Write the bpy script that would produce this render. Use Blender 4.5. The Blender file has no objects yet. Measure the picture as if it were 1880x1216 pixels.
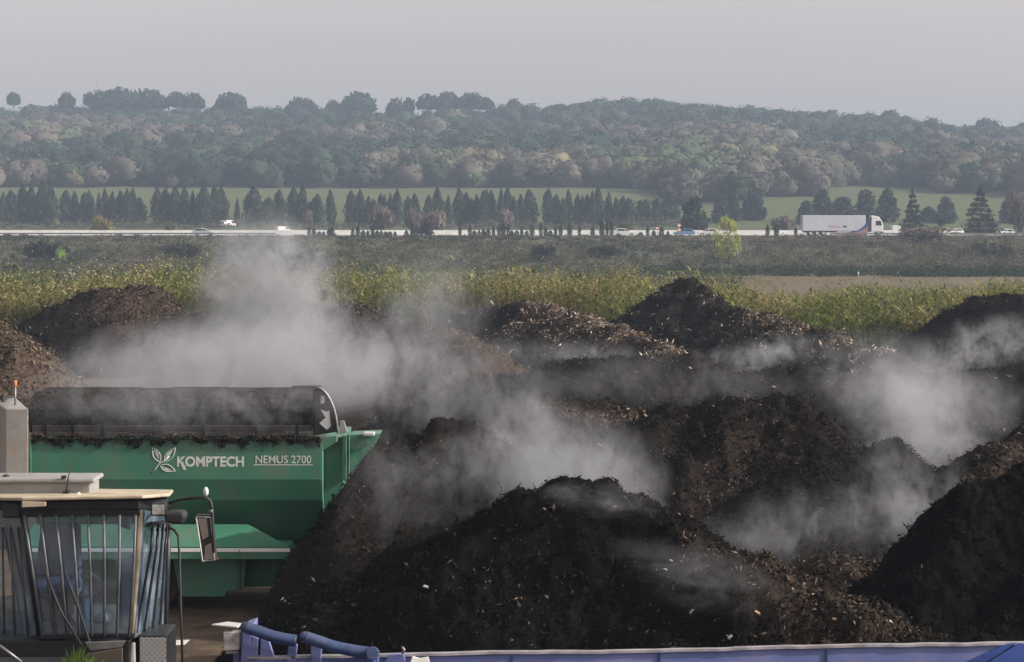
import bpy, bmesh, math, random
import numpy as np
from mathutils import Vector, Matrix, noise as mnoise

SC = bpy.context.scene
COL = SC.collection
R = math.radians
# ------------------------------------------------------------------ camera, sky, sun, exposure
F, VH, H = 3500.0, 415.0, 7.2          # focal length in photo pixels, horizon row, eye height (m)
cam_d = bpy.data.cameras.new('camera'); cam = bpy.data.objects.new('camera', cam_d); COL.objects.link(cam)
cam_d.sensor_width = 36.0; cam_d.lens = 36.0 * F / 1880.0
cam_d.shift_y = -(608.0 - VH) / 1880.0
cam_d.clip_start = 0.1; cam_d.clip_end = 8000
cam.location = (0, 0, H); cam.rotation_euler = (R(90), 0, 0)
SC.camera = cam
SUN_DIR = Vector((0.84, -0.13, 0.50)).normalized()      # towards the sun: right, a touch behind the camera
elev = math.asin(SUN_DIR.z)
world = bpy.data.worlds.new('World'); SC.world = world; world.use_nodes = True
wn = world.node_tree.nodes; wl = world.node_tree.links
sky = wn.new('ShaderNodeTexSky'); sky.sky_type = 'NISHITA'; sky.sun_disc = False
sky.sun_elevation = elev; sky.sun_rotation = math.atan2(SUN_DIR.x, SUN_DIR.y)
sky.air_density = 1.0; sky.dust_density = 4.0; sky.ozone_density = 1.0
hs = wn.new('ShaderNodeHueSaturation'); hs.inputs['Saturation'].default_value = 0.12
wl.new(sky.outputs[0], hs.inputs['Color']); tint = wn.new('ShaderNodeMix'); tint.data_type = 'RGBA'; tint.blend_type = 'MULTIPLY'; tint.inputs[0].default_value = 1
tint.inputs[7].default_value = (1.10, 0.99, 0.955, 1)
wl.new(hs.outputs[0], tint.inputs[6]); wl.new(tint.outputs[2], wn['Background'].inputs[0])
wn['Background'].inputs[1].default_value = 0.135
sun_d = bpy.data.lights.new('sun', 'SUN'); sun = bpy.data.objects.new('sun', sun_d); COL.objects.link(sun)
sun_d.energy = 4.0; sun_d.angle = R(0.53); sun_d.color = (1.0, 0.93, 0.84)
sun.rotation_euler = SUN_DIR.to_track_quat('Z', 'Y').to_euler()
SC.view_settings.view_transform = 'Standard'; SC.view_settings.look = 'None'
SC.view_settings.exposure = 0.50; SC.view_settings.gamma = 1.0; SC.view_settings.use_curve_mapping = False
cy = SC.cycles
cy.max_bounces = 5; cy.diffuse_bounces = 2; cy.glossy_bounces = 2; cy.transmission_bounces = 3
cy.transparent_max_bounces = 12; cy.volume_bounces = 1; cy.volume_step_rate = 0.7; cy.volume_max_steps = 256
cy.use_adaptive_sampling = True; cy.adaptive_threshold = 0.02; cy.use_denoising = True
try: cy.denoiser = 'OPENIMAGEDENOISE'
except Exception: pass

def P(u, v, Y): return Vector(((u - 940.0) / F * Y, Y, H - (v - VH) / F * Y))
def X(u, Y): return (u - 940.0) / F * Y
def Zv(v, Y): return H - (v - VH) / F * Y

# ------------------------------------------------------------------ naming helpers
def tag(o, label=None, cat=None, group=None, kind=None):
    if label: o['label'] = label
    if cat: o['category'] = cat
    if group: o['group'] = group
    if kind: o['kind'] = kind
    return o
def thing(name, label, cat, loc=(0, 0, 0), rz=0, group=None):
    o = bpy.data.objects.new(name, None); COL.objects.link(o)
    o.location = loc; o.rotation_euler = (0, 0, rz); o.empty_display_size = 0.3
    return tag(o, label, cat, group)
def copy_tree(o, parent=None):
    c = o.copy(); COL.objects.link(c); c.parent = parent
    for ch in list(o.children): copy_tree(ch, c)
    return c

# ------------------------------------------------------------------ materials
def newmat(name):
    m = bpy.data.materials.new(name); m.use_nodes = True
    return m, m.node_tree.nodes, m.node_tree.links, m.node_tree.nodes['Principled BSDF']
def M_plain(name, c, rough=0.6, metal=0.0, spec=0.4, var=0.25, scale=6.0, bump=0.0, dirt_or_sheen=None, dirt_amt=0.0, dscale=2.0):
    m, n, l, b = newmat(name)
    tc = n.new('ShaderNodeTexCoord'); nz = n.new('ShaderNodeTexNoise')
    nz.inputs['Scale'].default_value = scale; nz.inputs['Detail'].default_value = 5
    l.new(tc.outputs['Object'], nz.inputs['Vector'])
    mr = n.new('ShaderNodeMapRange'); mr.inputs[1].default_value = 0.3; mr.inputs[2].default_value = 0.7
    mr.inputs[3].default_value = 1 - var; mr.inputs[4].default_value = 1 + var
    l.new(nz.outputs['Fac'], mr.inputs[0])
    mx = n.new('ShaderNodeMix'); mx.data_type = 'RGBA'; mx.blend_type = 'MULTIPLY'; mx.inputs[0].default_value = 1
    mx.inputs[6].default_value = (*c, 1); l.new(mr.outputs[0], mx.inputs[7])
    out = mx.outputs[2]
    if dirt_or_sheen:
        n2 = n.new('ShaderNodeTexNoise'); n2.inputs['Scale'].default_value = dscale; n2.inputs['Detail'].default_value = 8
        n2.inputs['Roughness'].default_value = 0.7
        l.new(tc.outputs['Object'], n2.inputs['Vector'])
        m2 = n.new('ShaderNodeMapRange'); m2.inputs[1].default_value = 0.48; m2.inputs[2].default_value = 0.72
        m2.inputs[4].default_value = dirt_amt; l.new(n2.outputs['Fac'], m2.inputs[0])
        x2 = n.new('ShaderNodeMix'); x2.data_type = 'RGBA'; l.new(m2.outputs[0], x2.inputs[0])
        l.new(out, x2.inputs[6]); x2.inputs[7].default_value = (*dirt_or_sheen, 1); out = x2.outputs[2]
    l.new(out, b.inputs['Base Color'])
    b.inputs['Roughness'].default_value = rough; b.inputs['Metallic'].default_value = metal
    b.inputs['Specular IOR Level'].default_value = spec
    if bump:
        bp = n.new('ShaderNodeBump'); bp.inputs['Strength'].default_value = bump; bp.inputs['Distance'].default_value = 0.02
        l.new(nz.outputs['Fac'], bp.inputs['Height']); l.new(bp.outputs[0], b.inputs['Normal'])
    return m
def M_attr(name, rough=0.95, spec=0.1, nscale=0.0, nvar=0.3, trans=0.0, bump=0.0):
    """colour comes from the mesh's own colour attribute (each chip, leaf or tree has its own colour)"""
    m, n, l, b = newmat(name)
    a = n.new('ShaderNodeAttribute'); a.attribute_name = 'Col'
    out = a.outputs['Color']
    if nscale:
        tc = n.new('ShaderNodeTexCoord'); nz = n.new('ShaderNodeTexNoise'); nz.inputs['Scale'].default_value = nscale
        nz.inputs['Detail'].default_value = 6; nz.inputs['Roughness'].default_value = 0.65
        l.new(tc.outputs['Object'], nz.inputs['Vector'])
        mr = n.new('ShaderNodeMapRange'); mr.inputs[1].default_value = 0.3; mr.inputs[2].default_value = 0.7
        mr.inputs[3].default_value = 1 - nvar; mr.inputs[4].default_value = 1 + nvar
        l.new(nz.outputs['Fac'], mr.inputs[0])
        mx = n.new('ShaderNodeMix'); mx.data_type = 'RGBA'; mx.blend_type = 'MULTIPLY'; mx.inputs[0].default_value = 1
        l.new(out, mx.inputs[6]); l.new(mr.outputs[0], mx.inputs[7]); out = mx.outputs[2]
        if bump:
            bp = n.new('ShaderNodeBump'); bp.inputs['Strength'].default_value = bump; bp.inputs['Distance'].default_value = 0.05
            l.new(nz.outputs['Fac'], bp.inputs['Height']); l.new(bp.outputs[0], b.inputs['Normal'])
    l.new(out, b.inputs['Base Color'])
    b.inputs['Roughness'].default_value = rough; b.inputs['Specular IOR Level'].default_value = spec
    if trans:
        tr = n.new('ShaderNodeBsdfTranslucent'); l.new(out, tr.inputs['Color'])
        ms = n.new('ShaderNodeMixShader'); ms.inputs[0].default_value = trans
        l.new(b.outputs[0], ms.inputs[1]); l.new(tr.outputs[0], ms.inputs[2])
        l.new(ms.outputs[0], n['Material Output'].inputs['Surface'])
    return m
def M_glass(name, tint=(0.75, 0.82, 0.88), refl=0.12, dirt_or_sheen=0.12):
    m, n, l, b = newmat(name); n.remove(b)
    t = n.new('ShaderNodeBsdfTransparent'); t.inputs[0].default_value = (*tint, 1)
    g = n.new('ShaderNodeBsdfGlossy'); g.inputs['Roughness'].default_value = 0.03; g.inputs[0].default_value = (0.9, 0.95, 1, 1)
    fr = n.new('ShaderNodeLayerWeight'); fr.inputs['Blend'].default_value = 0.25
    mr = n.new('ShaderNodeMapRange'); mr.inputs[3].default_value = refl; mr.inputs[4].default_value = 0.7
    l.new(fr.outputs['Fresnel'], mr.inputs[0])
    ms = n.new('ShaderNodeMixShader'); l.new(mr.outputs[0], ms.inputs[0]); l.new(t.outputs[0], ms.inputs[1]); l.new(g.outputs[0], ms.inputs[2])
    d = n.new('ShaderNodeBsdfDiffuse'); d.inputs[0].default_value = (0.36, 0.43, 0.50, 1)  # bluish film: grime plus a pale sky reflection painted on the pane
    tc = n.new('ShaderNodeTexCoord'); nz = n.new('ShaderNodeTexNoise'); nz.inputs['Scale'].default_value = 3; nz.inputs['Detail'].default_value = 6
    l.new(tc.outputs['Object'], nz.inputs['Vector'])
    m2 = n.new('ShaderNodeMapRange'); m2.inputs[1].default_value = 0.4; m2.inputs[2].default_value = 0.75; m2.inputs[3].default_value = dirt_or_sheen * .3; m2.inputs[4].default_value = dirt_or_sheen * 1.8
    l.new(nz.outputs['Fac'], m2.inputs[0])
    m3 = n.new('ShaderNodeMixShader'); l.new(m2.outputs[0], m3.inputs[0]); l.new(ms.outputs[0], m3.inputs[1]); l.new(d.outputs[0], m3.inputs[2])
    l.new(m3.outputs[0], n['Material Output'].inputs['Surface'])
    return m

SOIL = (0.02, 0.017, 0.014)
MAT = {
 'compost': M_attr('compost', 0.95, 0.06, 9.0, 0.55, 0, 0.6),
 'chips': M_attr('chips', 0.85, 0.08),
 'leaf': M_attr('leaf', 0.9, 0.05, 0, 0, 0.25),
 'needle': M_attr('needle', 0.9, 0.05, 0, 0, 0.08),
 'reed': M_attr('reed', 0.8, 0.1, 0, 0, 0.3),
 'bark': M_plain('bark', (0.07, 0.055, 0.045), 0.95, scale=3),
 'green': M_plain('green_paint', (0.046, 0.168, 0.106), 0.42, var=0.12, scale=1.2, dirt_or_sheen=(0.13, 0.135, 0.11), dirt_amt=0.7, dscale=1.1),
 'green_dark': M_plain('green_chassis', (0.022, 0.10, 0.058), 0.55, var=0.2, dirt_or_sheen=(0.05, 0.045, 0.04), dirt_amt=0.8),
 'rubber': M_plain('rubber', (0.012, 0.012, 0.012), 0.85, var=0.5, scale=4, spec=0.15, dirt_or_sheen=(0.045, 0.038, 0.033), dirt_amt=0.9, dscale=2.2, bump=0.8),
 'mesh_grey': M_plain('galvanised_mesh', (0.085, 0.08, 0.076), 0.7, var=0.3, dirt_or_sheen=(0.03, 0.026, 0.022), dirt_amt=0.9, dscale=3),
 'white': M_plain('white_paint', (0.72, 0.72, 0.71), 0.5, var=0.08),
 'offwhite': M_plain('worn_white_lettering', (0.52, 0.54, 0.51), 0.6, var=0.2, scale=9),
 'silver': M_plain('silver_paint', (0.55, 0.56, 0.57), 0.35, metal=0.3, var=0.05),
 'grey': M_plain('grey_paint', (0.25, 0.25, 0.245), 0.5, var=0.12, dirt_or_sheen=(0.22, 0.15, 0.09), dirt_amt=0.6, dscale=2.5),
 'lightgrey': M_plain('light_grey_paint', (0.46, 0.46, 0.45), 0.5, var=0.12, dirt_or_sheen=(0.2, 0.17, 0.14), dirt_amt=0.5),
 'cream': M_plain('faded_cream_paint', (0.42, 0.36, 0.26), 0.7, var=0.3, dirt_or_sheen=(0.13, 0.11, 0.09), dirt_amt=0.9, dscale=3),
 'bars': M_plain('worn_bar_paint', (0.085, 0.087, 0.09), 0.4, var=0.4, scale=5),
 'black': M_plain('black_paint', (0.014, 0.015, 0.017), 0.45, var=0.3),
 'blackplastic': M_plain('black_plastic', (0.02, 0.02, 0.021), 0.6, var=0.3),
 'steel': M_plain('dull_steel', (0.20, 0.20, 0.20), 0.45, metal=0.6, var=0.3),
 'chrome': M_plain('mirror_glass', (0.75, 0.75, 0.75), 0.06, metal=1.0, var=0.02),
 'blue': M_plain('faded_blue_paint', (0.125, 0.152, 0.325), 0.5, var=0.16, scale=3, dirt_or_sheen=(0.22, 0.22, 0.30), dirt_amt=0.6, dscale=3),
 'blue_dark': M_plain('dark_blue_paint', (0.030, 0.062, 0.24), 0.45, var=0.2),
 'blue_tube': M_plain('scuffed_blue_tube', (0.030, 0.050, 0.115), 0.5, var=0.3, scale=8, dirt_or_sheen=(0.13, 0.14, 0.17), dirt_amt=0.5, dscale=5),
 'rust': M_plain('worn_edge', (0.24, 0.225, 0.235), 0.7, var=0.35, scale=6),
 'lens': M_plain('clear_lens', (0.55, 0.57, 0.56), 0.12, metal=0.5, var=0.4, scale=14),
 'orange': M_plain('orange_plastic', (0.50, 0.17, 0.07), 0.35, var=0.1),
 'red': M_plain('red_paint', (0.45, 0.05, 0.05), 0.5, var=0.1),
 'seat': M_plain('seat_fabric', (0.03, 0.045, 0.09), 0.9, var=0.3),
 'jacket': M_plain('blue_cloth', (0.06, 0.10, 0.17), 0.9, var=0.3),
 'carglass': M_plain('car_window', (0.03, 0.035, 0.04), 0.08, var=0.1),
 'darkcar': M_plain('dark_car_paint', (0.025, 0.028, 0.035), 0.25, var=0.1),
 'bluecar': M_plain('blue_car_paint', (0.16, 0.24, 0.42), 0.3, var=0.1),
 'asphalt': M_plain('asphalt', (0.075, 0.075, 0.077), 0.8, var=0.2, scale=0.6),
 'concrete': M_plain('pale_concrete', (0.74, 0.73, 0.70), 0.8, var=0.12, scale=0.4),
 'roof_tile': M_plain('roof_tile', (0.30, 0.16, 0.11), 0.9, var=0.3),
 'plaster': M_plain('pale_plaster', (0.62, 0.58, 0.52), 0.9, var=0.1),
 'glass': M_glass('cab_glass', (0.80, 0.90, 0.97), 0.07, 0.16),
 'tan': M_plain('tan_wood', (0.42, 0.29, 0.18), 0.8, var=0.3),
 'paper': M_plain('pale_sheet', (0.55, 0.54, 0.50), 0.8, var=0.2, scale=5),
}

# ------------------------------------------------------------------ mesh helpers
def link(name, me, mat, parent=None, loc=(0, 0, 0)):
    o = bpy.data.objects.new(name, me); COL.objects.link(o)
    if mat is not None and not me.materials: me.materials.append(mat)
    o.location = loc
    if parent is not None: o.parent = parent
    return o
def np_mesh(name, V, Fc, col=None, smooth=False):
    """V (n,3), Fc list of (m,k) arrays"""
    me = bpy.data.meshes.new(name)
    V = np.asarray(V, np.float32)
    if not isinstance(Fc, list): Fc = [Fc]
    Fc = [f for f in Fc if len(f)]
    me.vertices.add(len(V)); me.vertices.foreach_set('co', V.ravel())
    nl = sum(f.size for f in Fc); npoly = sum(len(f) for f in Fc)
    me.loops.add(nl); me.loops.foreach_set('vertex_index', np.concatenate([f.ravel() for f in Fc]).astype(np.int32))
    me.polygons.add(npoly)
    st = np.concatenate([np.full(len(f), f.shape[1]) for f in Fc]); st = np.concatenate([[0], np.cumsum(st)[:-1]]).astype(np.int32)
    me.polygons.foreach_set('loop_start', st)
    if smooth: me.polygons.foreach_set('use_smooth', np.ones(npoly, bool))
    if col is not None:
        a = me.color_attributes.new('Col', 'FLOAT_COLOR', 'POINT')
        c = np.ones((len(V), 4), np.float32); c[:, :3] = col
        a.data.foreach_set('color', c.ravel())
    me.update(calc_edges=True); me.validate()
    return me
def hash2(ix, iy, s):
    h = (ix.astype(np.int64) * 374761393 + iy.astype(np.int64) * 668265263 + s * 1442695041) & 0x7fffffff
    h = ((h ^ (h >> 13)) * 1274126177) & 0x7fffffff
    h = h ^ (h >> 16)
    return (h & 0xffffff) / float(0xffffff)
def vnoise(x, y, s=0):
    x0 = np.floor(x); y0 = np.floor(y); fx = x - x0; fy = y - y0
    fx = fx * fx * (3 - 2 * fx); fy = fy * fy * (3 - 2 * fy)
    a = hash2(x0, y0, s); b = hash2(x0 + 1, y0, s); c = hash2(x0, y0 + 1, s); d = hash2(x0 + 1, y0 + 1, s)
    return (a * (1 - fx) + b * fx) * (1 - fy) + (c * (1 - fx) + d * fx) * fy
def fbm(x, y, s=0, o=4, g=0.5):
    t = 0; a = 1; n = 0
    for i in range(o):
        t = t + a * vnoise(x * 2 ** i + 17.3 * i, y * 2 ** i - 9.1 * i, s + i); n += a; a *= g
    return t / n * 2 - 1
def billow(x, y, s=0, o=3):
    t = 0; a = 1; n = 0
    for i in range(o):
        t = t + a * np.abs(vnoise(x * 2 ** i + 5.7 * i, y * 2 ** i + 3.3 * i, s + i) * 2 - 1); n += a; a *= 0.55
    return t / n
def rand_rot(rng, n):
    q = rng.normal(size=(n, 4)); q /= np.linalg.norm(q, axis=1)[:, None]
    w, x, y, z = q.T
    return np.stack([np.stack([1 - 2 * (y * y + z * z), 2 * (x * y - z * w), 2 * (x * z + y * w)], -1),
                     np.stack([2 * (x * y + z * w), 1 - 2 * (x * x + z * z), 2 * (y * z - x * w)], -1),
                     np.stack([2 * (x * z - y * w), 2 * (y * z + x * w), 1 - 2 * (x * x + y * y)], -1)], 1)
# sliver: a tapered four-sided splinter with real thickness (6 verts, 8 faces)
SLV = np.array([[-.5, .05, 0], [0, .5, .1], [.1, 0, .5], [0, -.5, .05], [-.1, 0, -.5], [.5, -.05, .1]])
SLF = np.array([[0, 2, 1], [0, 3, 2], [0, 4, 3], [0, 1, 4], [5, 1, 2], [5, 2, 3], [5, 3, 4], [5, 4, 1]])
def slivers(rng, pos, size, rot=None):
    n = len(pos)
    Rm = rand_rot(rng, n) if rot is None else rot
    T = SLV[None] * size[:, None, :]
    V = np.einsum('nij,nkj->nki', Rm, T) + pos[:, None, :]
    Fc = SLF[None] + (np.arange(n) * 6)[:, None, None]
    return V.reshape(-1, 3), Fc.reshape(-1, 3)
def quads(rng, pos, size, nrm=None, asp=1.0, flat=0.5):
    """small leaf-clump faces; nrm biases their normals outwards"""
    n = len(pos)
    d = rng.normal(size=(n, 3))
    if nrm is not None: d = d * flat + nrm
    d /= np.linalg.norm(d, axis=1)[:, None] + 1e-9
    r = rng.normal(size=(n, 3)); t = np.cross(d, r); t /= np.linalg.norm(t, axis=1)[:, None] + 1e-9
    b = np.cross(d, t)
    s = np.asarray(size).reshape(-1, 1) * np.ones((n, 1)); sa = s * asp
    j = lambda: rng.uniform(0.6, 1.2, (n, 1))
    V = np.stack([pos - t * s * j() - b * sa * j() * .3, pos + b * sa * j() - t * s * .2, pos + t * s * j() + b * sa * .3 * j(), pos - b * sa * j() + t * s * .2], 1)
    Fc = (np.arange(n) * 4)[:, None] + np.arange(4)[None]
    return V.reshape(-1, 3), Fc
class MB:
    """collects simple solids into one mesh (one part)"""
    def __init__(s): s.bm = bmesh.new()
    def _add(s, vs, fs):
        v = [s.bm.verts.new(p) for p in vs]
        for f in fs:
            try: s.bm.faces.new([v[i] for i in f])
            except ValueError: pass
        return s
    def box(s, a, b):
        (x0, y0, z0), (x1, y1, z1) = a, b
        return s._add([(x0, y0, z0), (x1, y0, z0), (x1, y1, z0), (x0, y1, z0), (x0, y0, z1), (x1, y0, z1), (x1, y1, z1), (x0, y1, z1)],
                      [(0, 3, 2, 1), (4, 5, 6, 7), (0, 1, 5, 4), (1, 2, 6, 5), (2, 3, 7, 6), (3, 0, 4, 7)])
    def hexa(s, p):  # 8 corners: bottom 4, top 4
        return s._add(p, [(0, 3, 2, 1), (4, 5, 6, 7), (0, 1, 5, 4), (1, 2, 6, 5), (2, 3, 7, 6), (3, 0, 4, 7)])
    def prism(s, poly, axis, a, b):
        n = len(poly)
        def mk(p, t): return (t, p[0], p[1]) if axis == 0 else ((p[0], t, p[1]) if axis == 1 else (p[0], p[1], t))
        vs = [mk(p, a) for p in poly] + [mk(p, b) for p in poly]
        return s._add(vs, [tuple(range(n))[::-1], tuple(range(n, 2 * n))] + [(i, (i + 1) % n, n + (i + 1) % n, n + i) for i in range(n)])
    def slab(s, poly3, d):  # polygon in space + thickness vector
        n = len(poly3); d = Vector(d); vs = [Vector(p) for p in poly3] + [Vector(p) + d for p in poly3]
        return s._add(vs, [tuple(range(n))[::-1], tuple(range(n, 2 * n))] + [(i, (i + 1) % n, n + (i + 1) % n, n + i) for i in range(n)])
    def tube(s, pts, r, n=10, caps=True, taper=None):
        pts = [Vector(p) for p in pts]; rings = []; up = None
        for i, p in enumerate(pts):
            t = (pts[min(i + 1, len(pts) - 1)] - pts[max(i - 1, 0)]).normalized()
            if up is None: up = t.orthogonal().normalized()
            up = (up - t * up.dot(t)).normalized(); sd = t.cross(up)
            rr = r if taper is None else r + (taper - r) * i / (len(pts) - 1)
            rings.append([s.bm.verts.new(p + up * rr * math.cos(2 * math.pi * k / n) + sd * rr * math.sin(2 * math.pi * k / n)) for k in range(n)])
        for a, b in zip(rings, rings[1:]):
            for k in range(n): s.bm.faces.new([a[k], a[(k + 1) % n], b[(k + 1) % n], b[k]]).smooth = True
        if caps: s.bm.faces.new(rings[0][::-1]); s.bm.faces.new(rings[-1])
        return s
    def ball(s, c, r, sq=(1, 1, 1), sub=2):
        g = bmesh.ops.create_icosphere(s.bm, subdivisions=sub, radius=1)
        for v in g['verts']: v.co = Vector(c) + Vector((v.co.x * r * sq[0], v.co.y * r * sq[1], v.co.z * r * sq[2]))
        for f in {f for v in g['verts'] for f in v.link_faces}: f.smooth = True
        return s
    def build(s, name, mat, parent=None, off=None, bevel=0.0, seg=2):
        if off is not None:
            for v in s.bm.verts: v.co -= Vector(off)
        bmesh.ops.recalc_face_normals(s.bm, faces=s.bm.faces[:])
        me = bpy.data.meshes.new(name); s.bm.to_mesh(me); s.bm.free()
        o = link(name, me, mat, parent)
        if bevel:
            b = o.modifiers.new('bevel', 'BEVEL'); b.width = bevel; b.segments = seg; b.limit_method = 'ANGLE'; b.angle_limit = R(35)
        return o

# ------------------------------------------------------------------ terrain
def interp(x, xs, ys): return np.interp(x, xs, ys)
RU = [-400, 0, 100, 400, 700, 930, 1050, 1200, 1400, 1600, 1750, 1880, 2300]
RV = [238, 235, 230, 232, 232, 229, 220, 221, 228, 241, 253, 265, 290]
def terrain(x, y):
    x = np.asarray(x, float); y = np.asarray(y, float)
    u = 940 + x * F / np.maximum(y, 200)
    zr = H - (interp(u, RU, RV) - VH) / F * 1000.0
    sm = lambda a, b, t: (lambda q: q * q * (3 - 2 * q))(np.clip((t - a) / (b - a), 0, 1))
    z = 5.2 * sm(292, 368, y)
    z = z - 0.8 * sm(402, 420, y)
    z = z + 3.0 * np.clip((y - 425) / 75, 0, 1) + 10.5 * np.clip((y - 500) / 100, 0, 1) + 4.0 * np.clip((y - 600) / 60, 0, 1)
    t = np.clip((y - 650) / 350, 0, 1)
    z = z + (zr - 21.9) * (0.8 * t + 0.2 * t * t)
    z = z - 25 * sm(1010, 1500, y)
    und = fbm(x / 45, y / 45, 3, 3)
    z = z + und * (3.5 * sm(640, 760, y) + 0.8 * sm(430, 560, y) + 0.25 * sm(140, 240, y) * (1 - sm(280, 300, y)))
    near = 1 - sm(95, 140, y)
    z = z + near * (fbm(x / 2.3, y / 2.3, 11, 3) * 0.06 - 0.02)
    return z
ys = np.concatenate([np.arange(-40, 24, 4.0), np.arange(24, 60, 0.35), np.arange(60, 140, 1.2), np.arange(140, 290, 6), np.arange(290, 430, 2.5), np.arange(430, 1050, 9), np.arange(1050, 2400, 60)])
tx = np.concatenate([-np.geomspace(60, 900, 26)[::-1], np.linspace(-58, 58, 150), np.geomspace(60, 900, 26)])
GX, GY = np.meshgrid(tx, ys)
sc_ = np.clip(GY / 110.0, 0.28, None); sc_ = np.minimum(sc_, 4.5)
GX = GX * sc_ * 0.75
GZ = terrain(GX, GY)
nx = len(tx); ny = len(ys)
idx = np.arange(nx * ny).reshape(ny, nx)
FQ = np.stack([idx[:-1, :-1], idx[:-1, 1:], idx[1:, 1:], idx[1:, :-1]], -1).reshape(-1, 4)
m, n, l, b = newmat('ground')
geo = n.new('ShaderNodeNewGeometry'); sp = n.new('ShaderNodeSeparateXYZ'); l.new(geo.outputs['Position'], sp.inputs[0])
nz = n.new('ShaderNodeTexNoise'); nz.inputs['Scale'].default_value = 0.06; nz.inputs['Detail'].default_value = 8; nz.inputs['Roughness'].default_value = 0.65
l.new(geo.outputs['Position'], nz.inputs['Vector'])
ma = n.new('ShaderNodeMath'); ma.operation = 'MULTIPLY_ADD'; ma.inputs[1].default_value = 40; ma.inputs[2].default_value = -20
l.new(nz.outputs['Fac'], ma.inputs[0])
ad = n.new('ShaderNodeMath'); ad.operation = 'ADD'; l.new(sp.outputs['Y'], ad.inputs[0]); l.new(ma.outputs[0], ad.inputs[1])
dv = n.new('ShaderNodeMath'); dv.operation = 'DIVIDE'; dv.inputs[1].default_value = 1000; l.new(ad.outputs[0], dv.inputs[0])
cr = n.new('ShaderNodeValToRGB'); l.new(dv.outputs[0], cr.inputs[0])
stops = [(0.0, (0.10, 0.075, 0.055)), (0.10, (0.075, 0.06, 0.045)), (0.125, (0.10, 0.09, 0.05)), (0.150, (0.115, 0.094, 0.058)), (0.27, (0.115, 0.094, 0.060)),
         (0.29, (0.06, 0.065, 0.035)), (0.40, (0.075, 0.075, 0.05)), (0.46, (0.06, 0.075, 0.038)), (0.50, (0.075, 0.092, 0.036)), (0.64, (0.082, 0.092, 0.046)), (0.665, (0.06, 0.055, 0.04))]
el = cr.color_ramp.elements
while len(el) < len(stops): el.new(0.5)
for e, (p, c) in zip(el, stops): e.position = p; e.color = (*c, 1)
n2 = n.new('ShaderNodeTexNoise'); n2.inputs['Scale'].default_value = 1.7; n2.inputs['Detail'].default_value = 9; n2.inputs['Roughness'].default_value = 0.7
l.new(geo.outputs['Position'], n2.inputs['Vector'])
mr = n.new('ShaderNodeMapRange'); mr.inputs[1].default_value = 0.3; mr.inputs[2].default_value = 0.7; mr.inputs[3].default_value = 0.45; mr.inputs[4].default_value = 1.5
l.new(n2.outputs['Fac'], mr.inputs[0])
mx = n.new('ShaderNodeMix'); mx.data_type = 'RGBA'; mx.blend_type = 'MULTIPLY'; mx.inputs[0].default_value = 1
l.new(cr.outputs[0], mx.inputs[6]); l.new(mr.outputs[0], mx.inputs[7]); l.new(mx.outputs[2], b.inputs['Base Color'])
b.inputs['Roughness'].default_value = 0.95; b.inputs['Specular IOR Level'].default_value = 0.1
ground = link('ground', np_mesh('ground', np.stack([GX, GY, GZ], -1).reshape(-1, 3), FQ, smooth=True), m); tag(ground, kind='structure')
# motorway on its embankment
mb = MB(); mb.box((-300, 371.5, 5.16), (300, 399.5, 5.26)); tag(mb.build('road', MAT['asphalt']), kind='structure')
mb = MB()
for k in range(-22, 23): mb.box((k * 12, 379.0, 5.262), (k * 12 + 5, 379.2, 5.266))
mb.box((-300, 373.2, 5.262), (300, 373.4, 5.266)); tag(mb.build('road_marking', MAT['white']), kind='structure')

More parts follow.
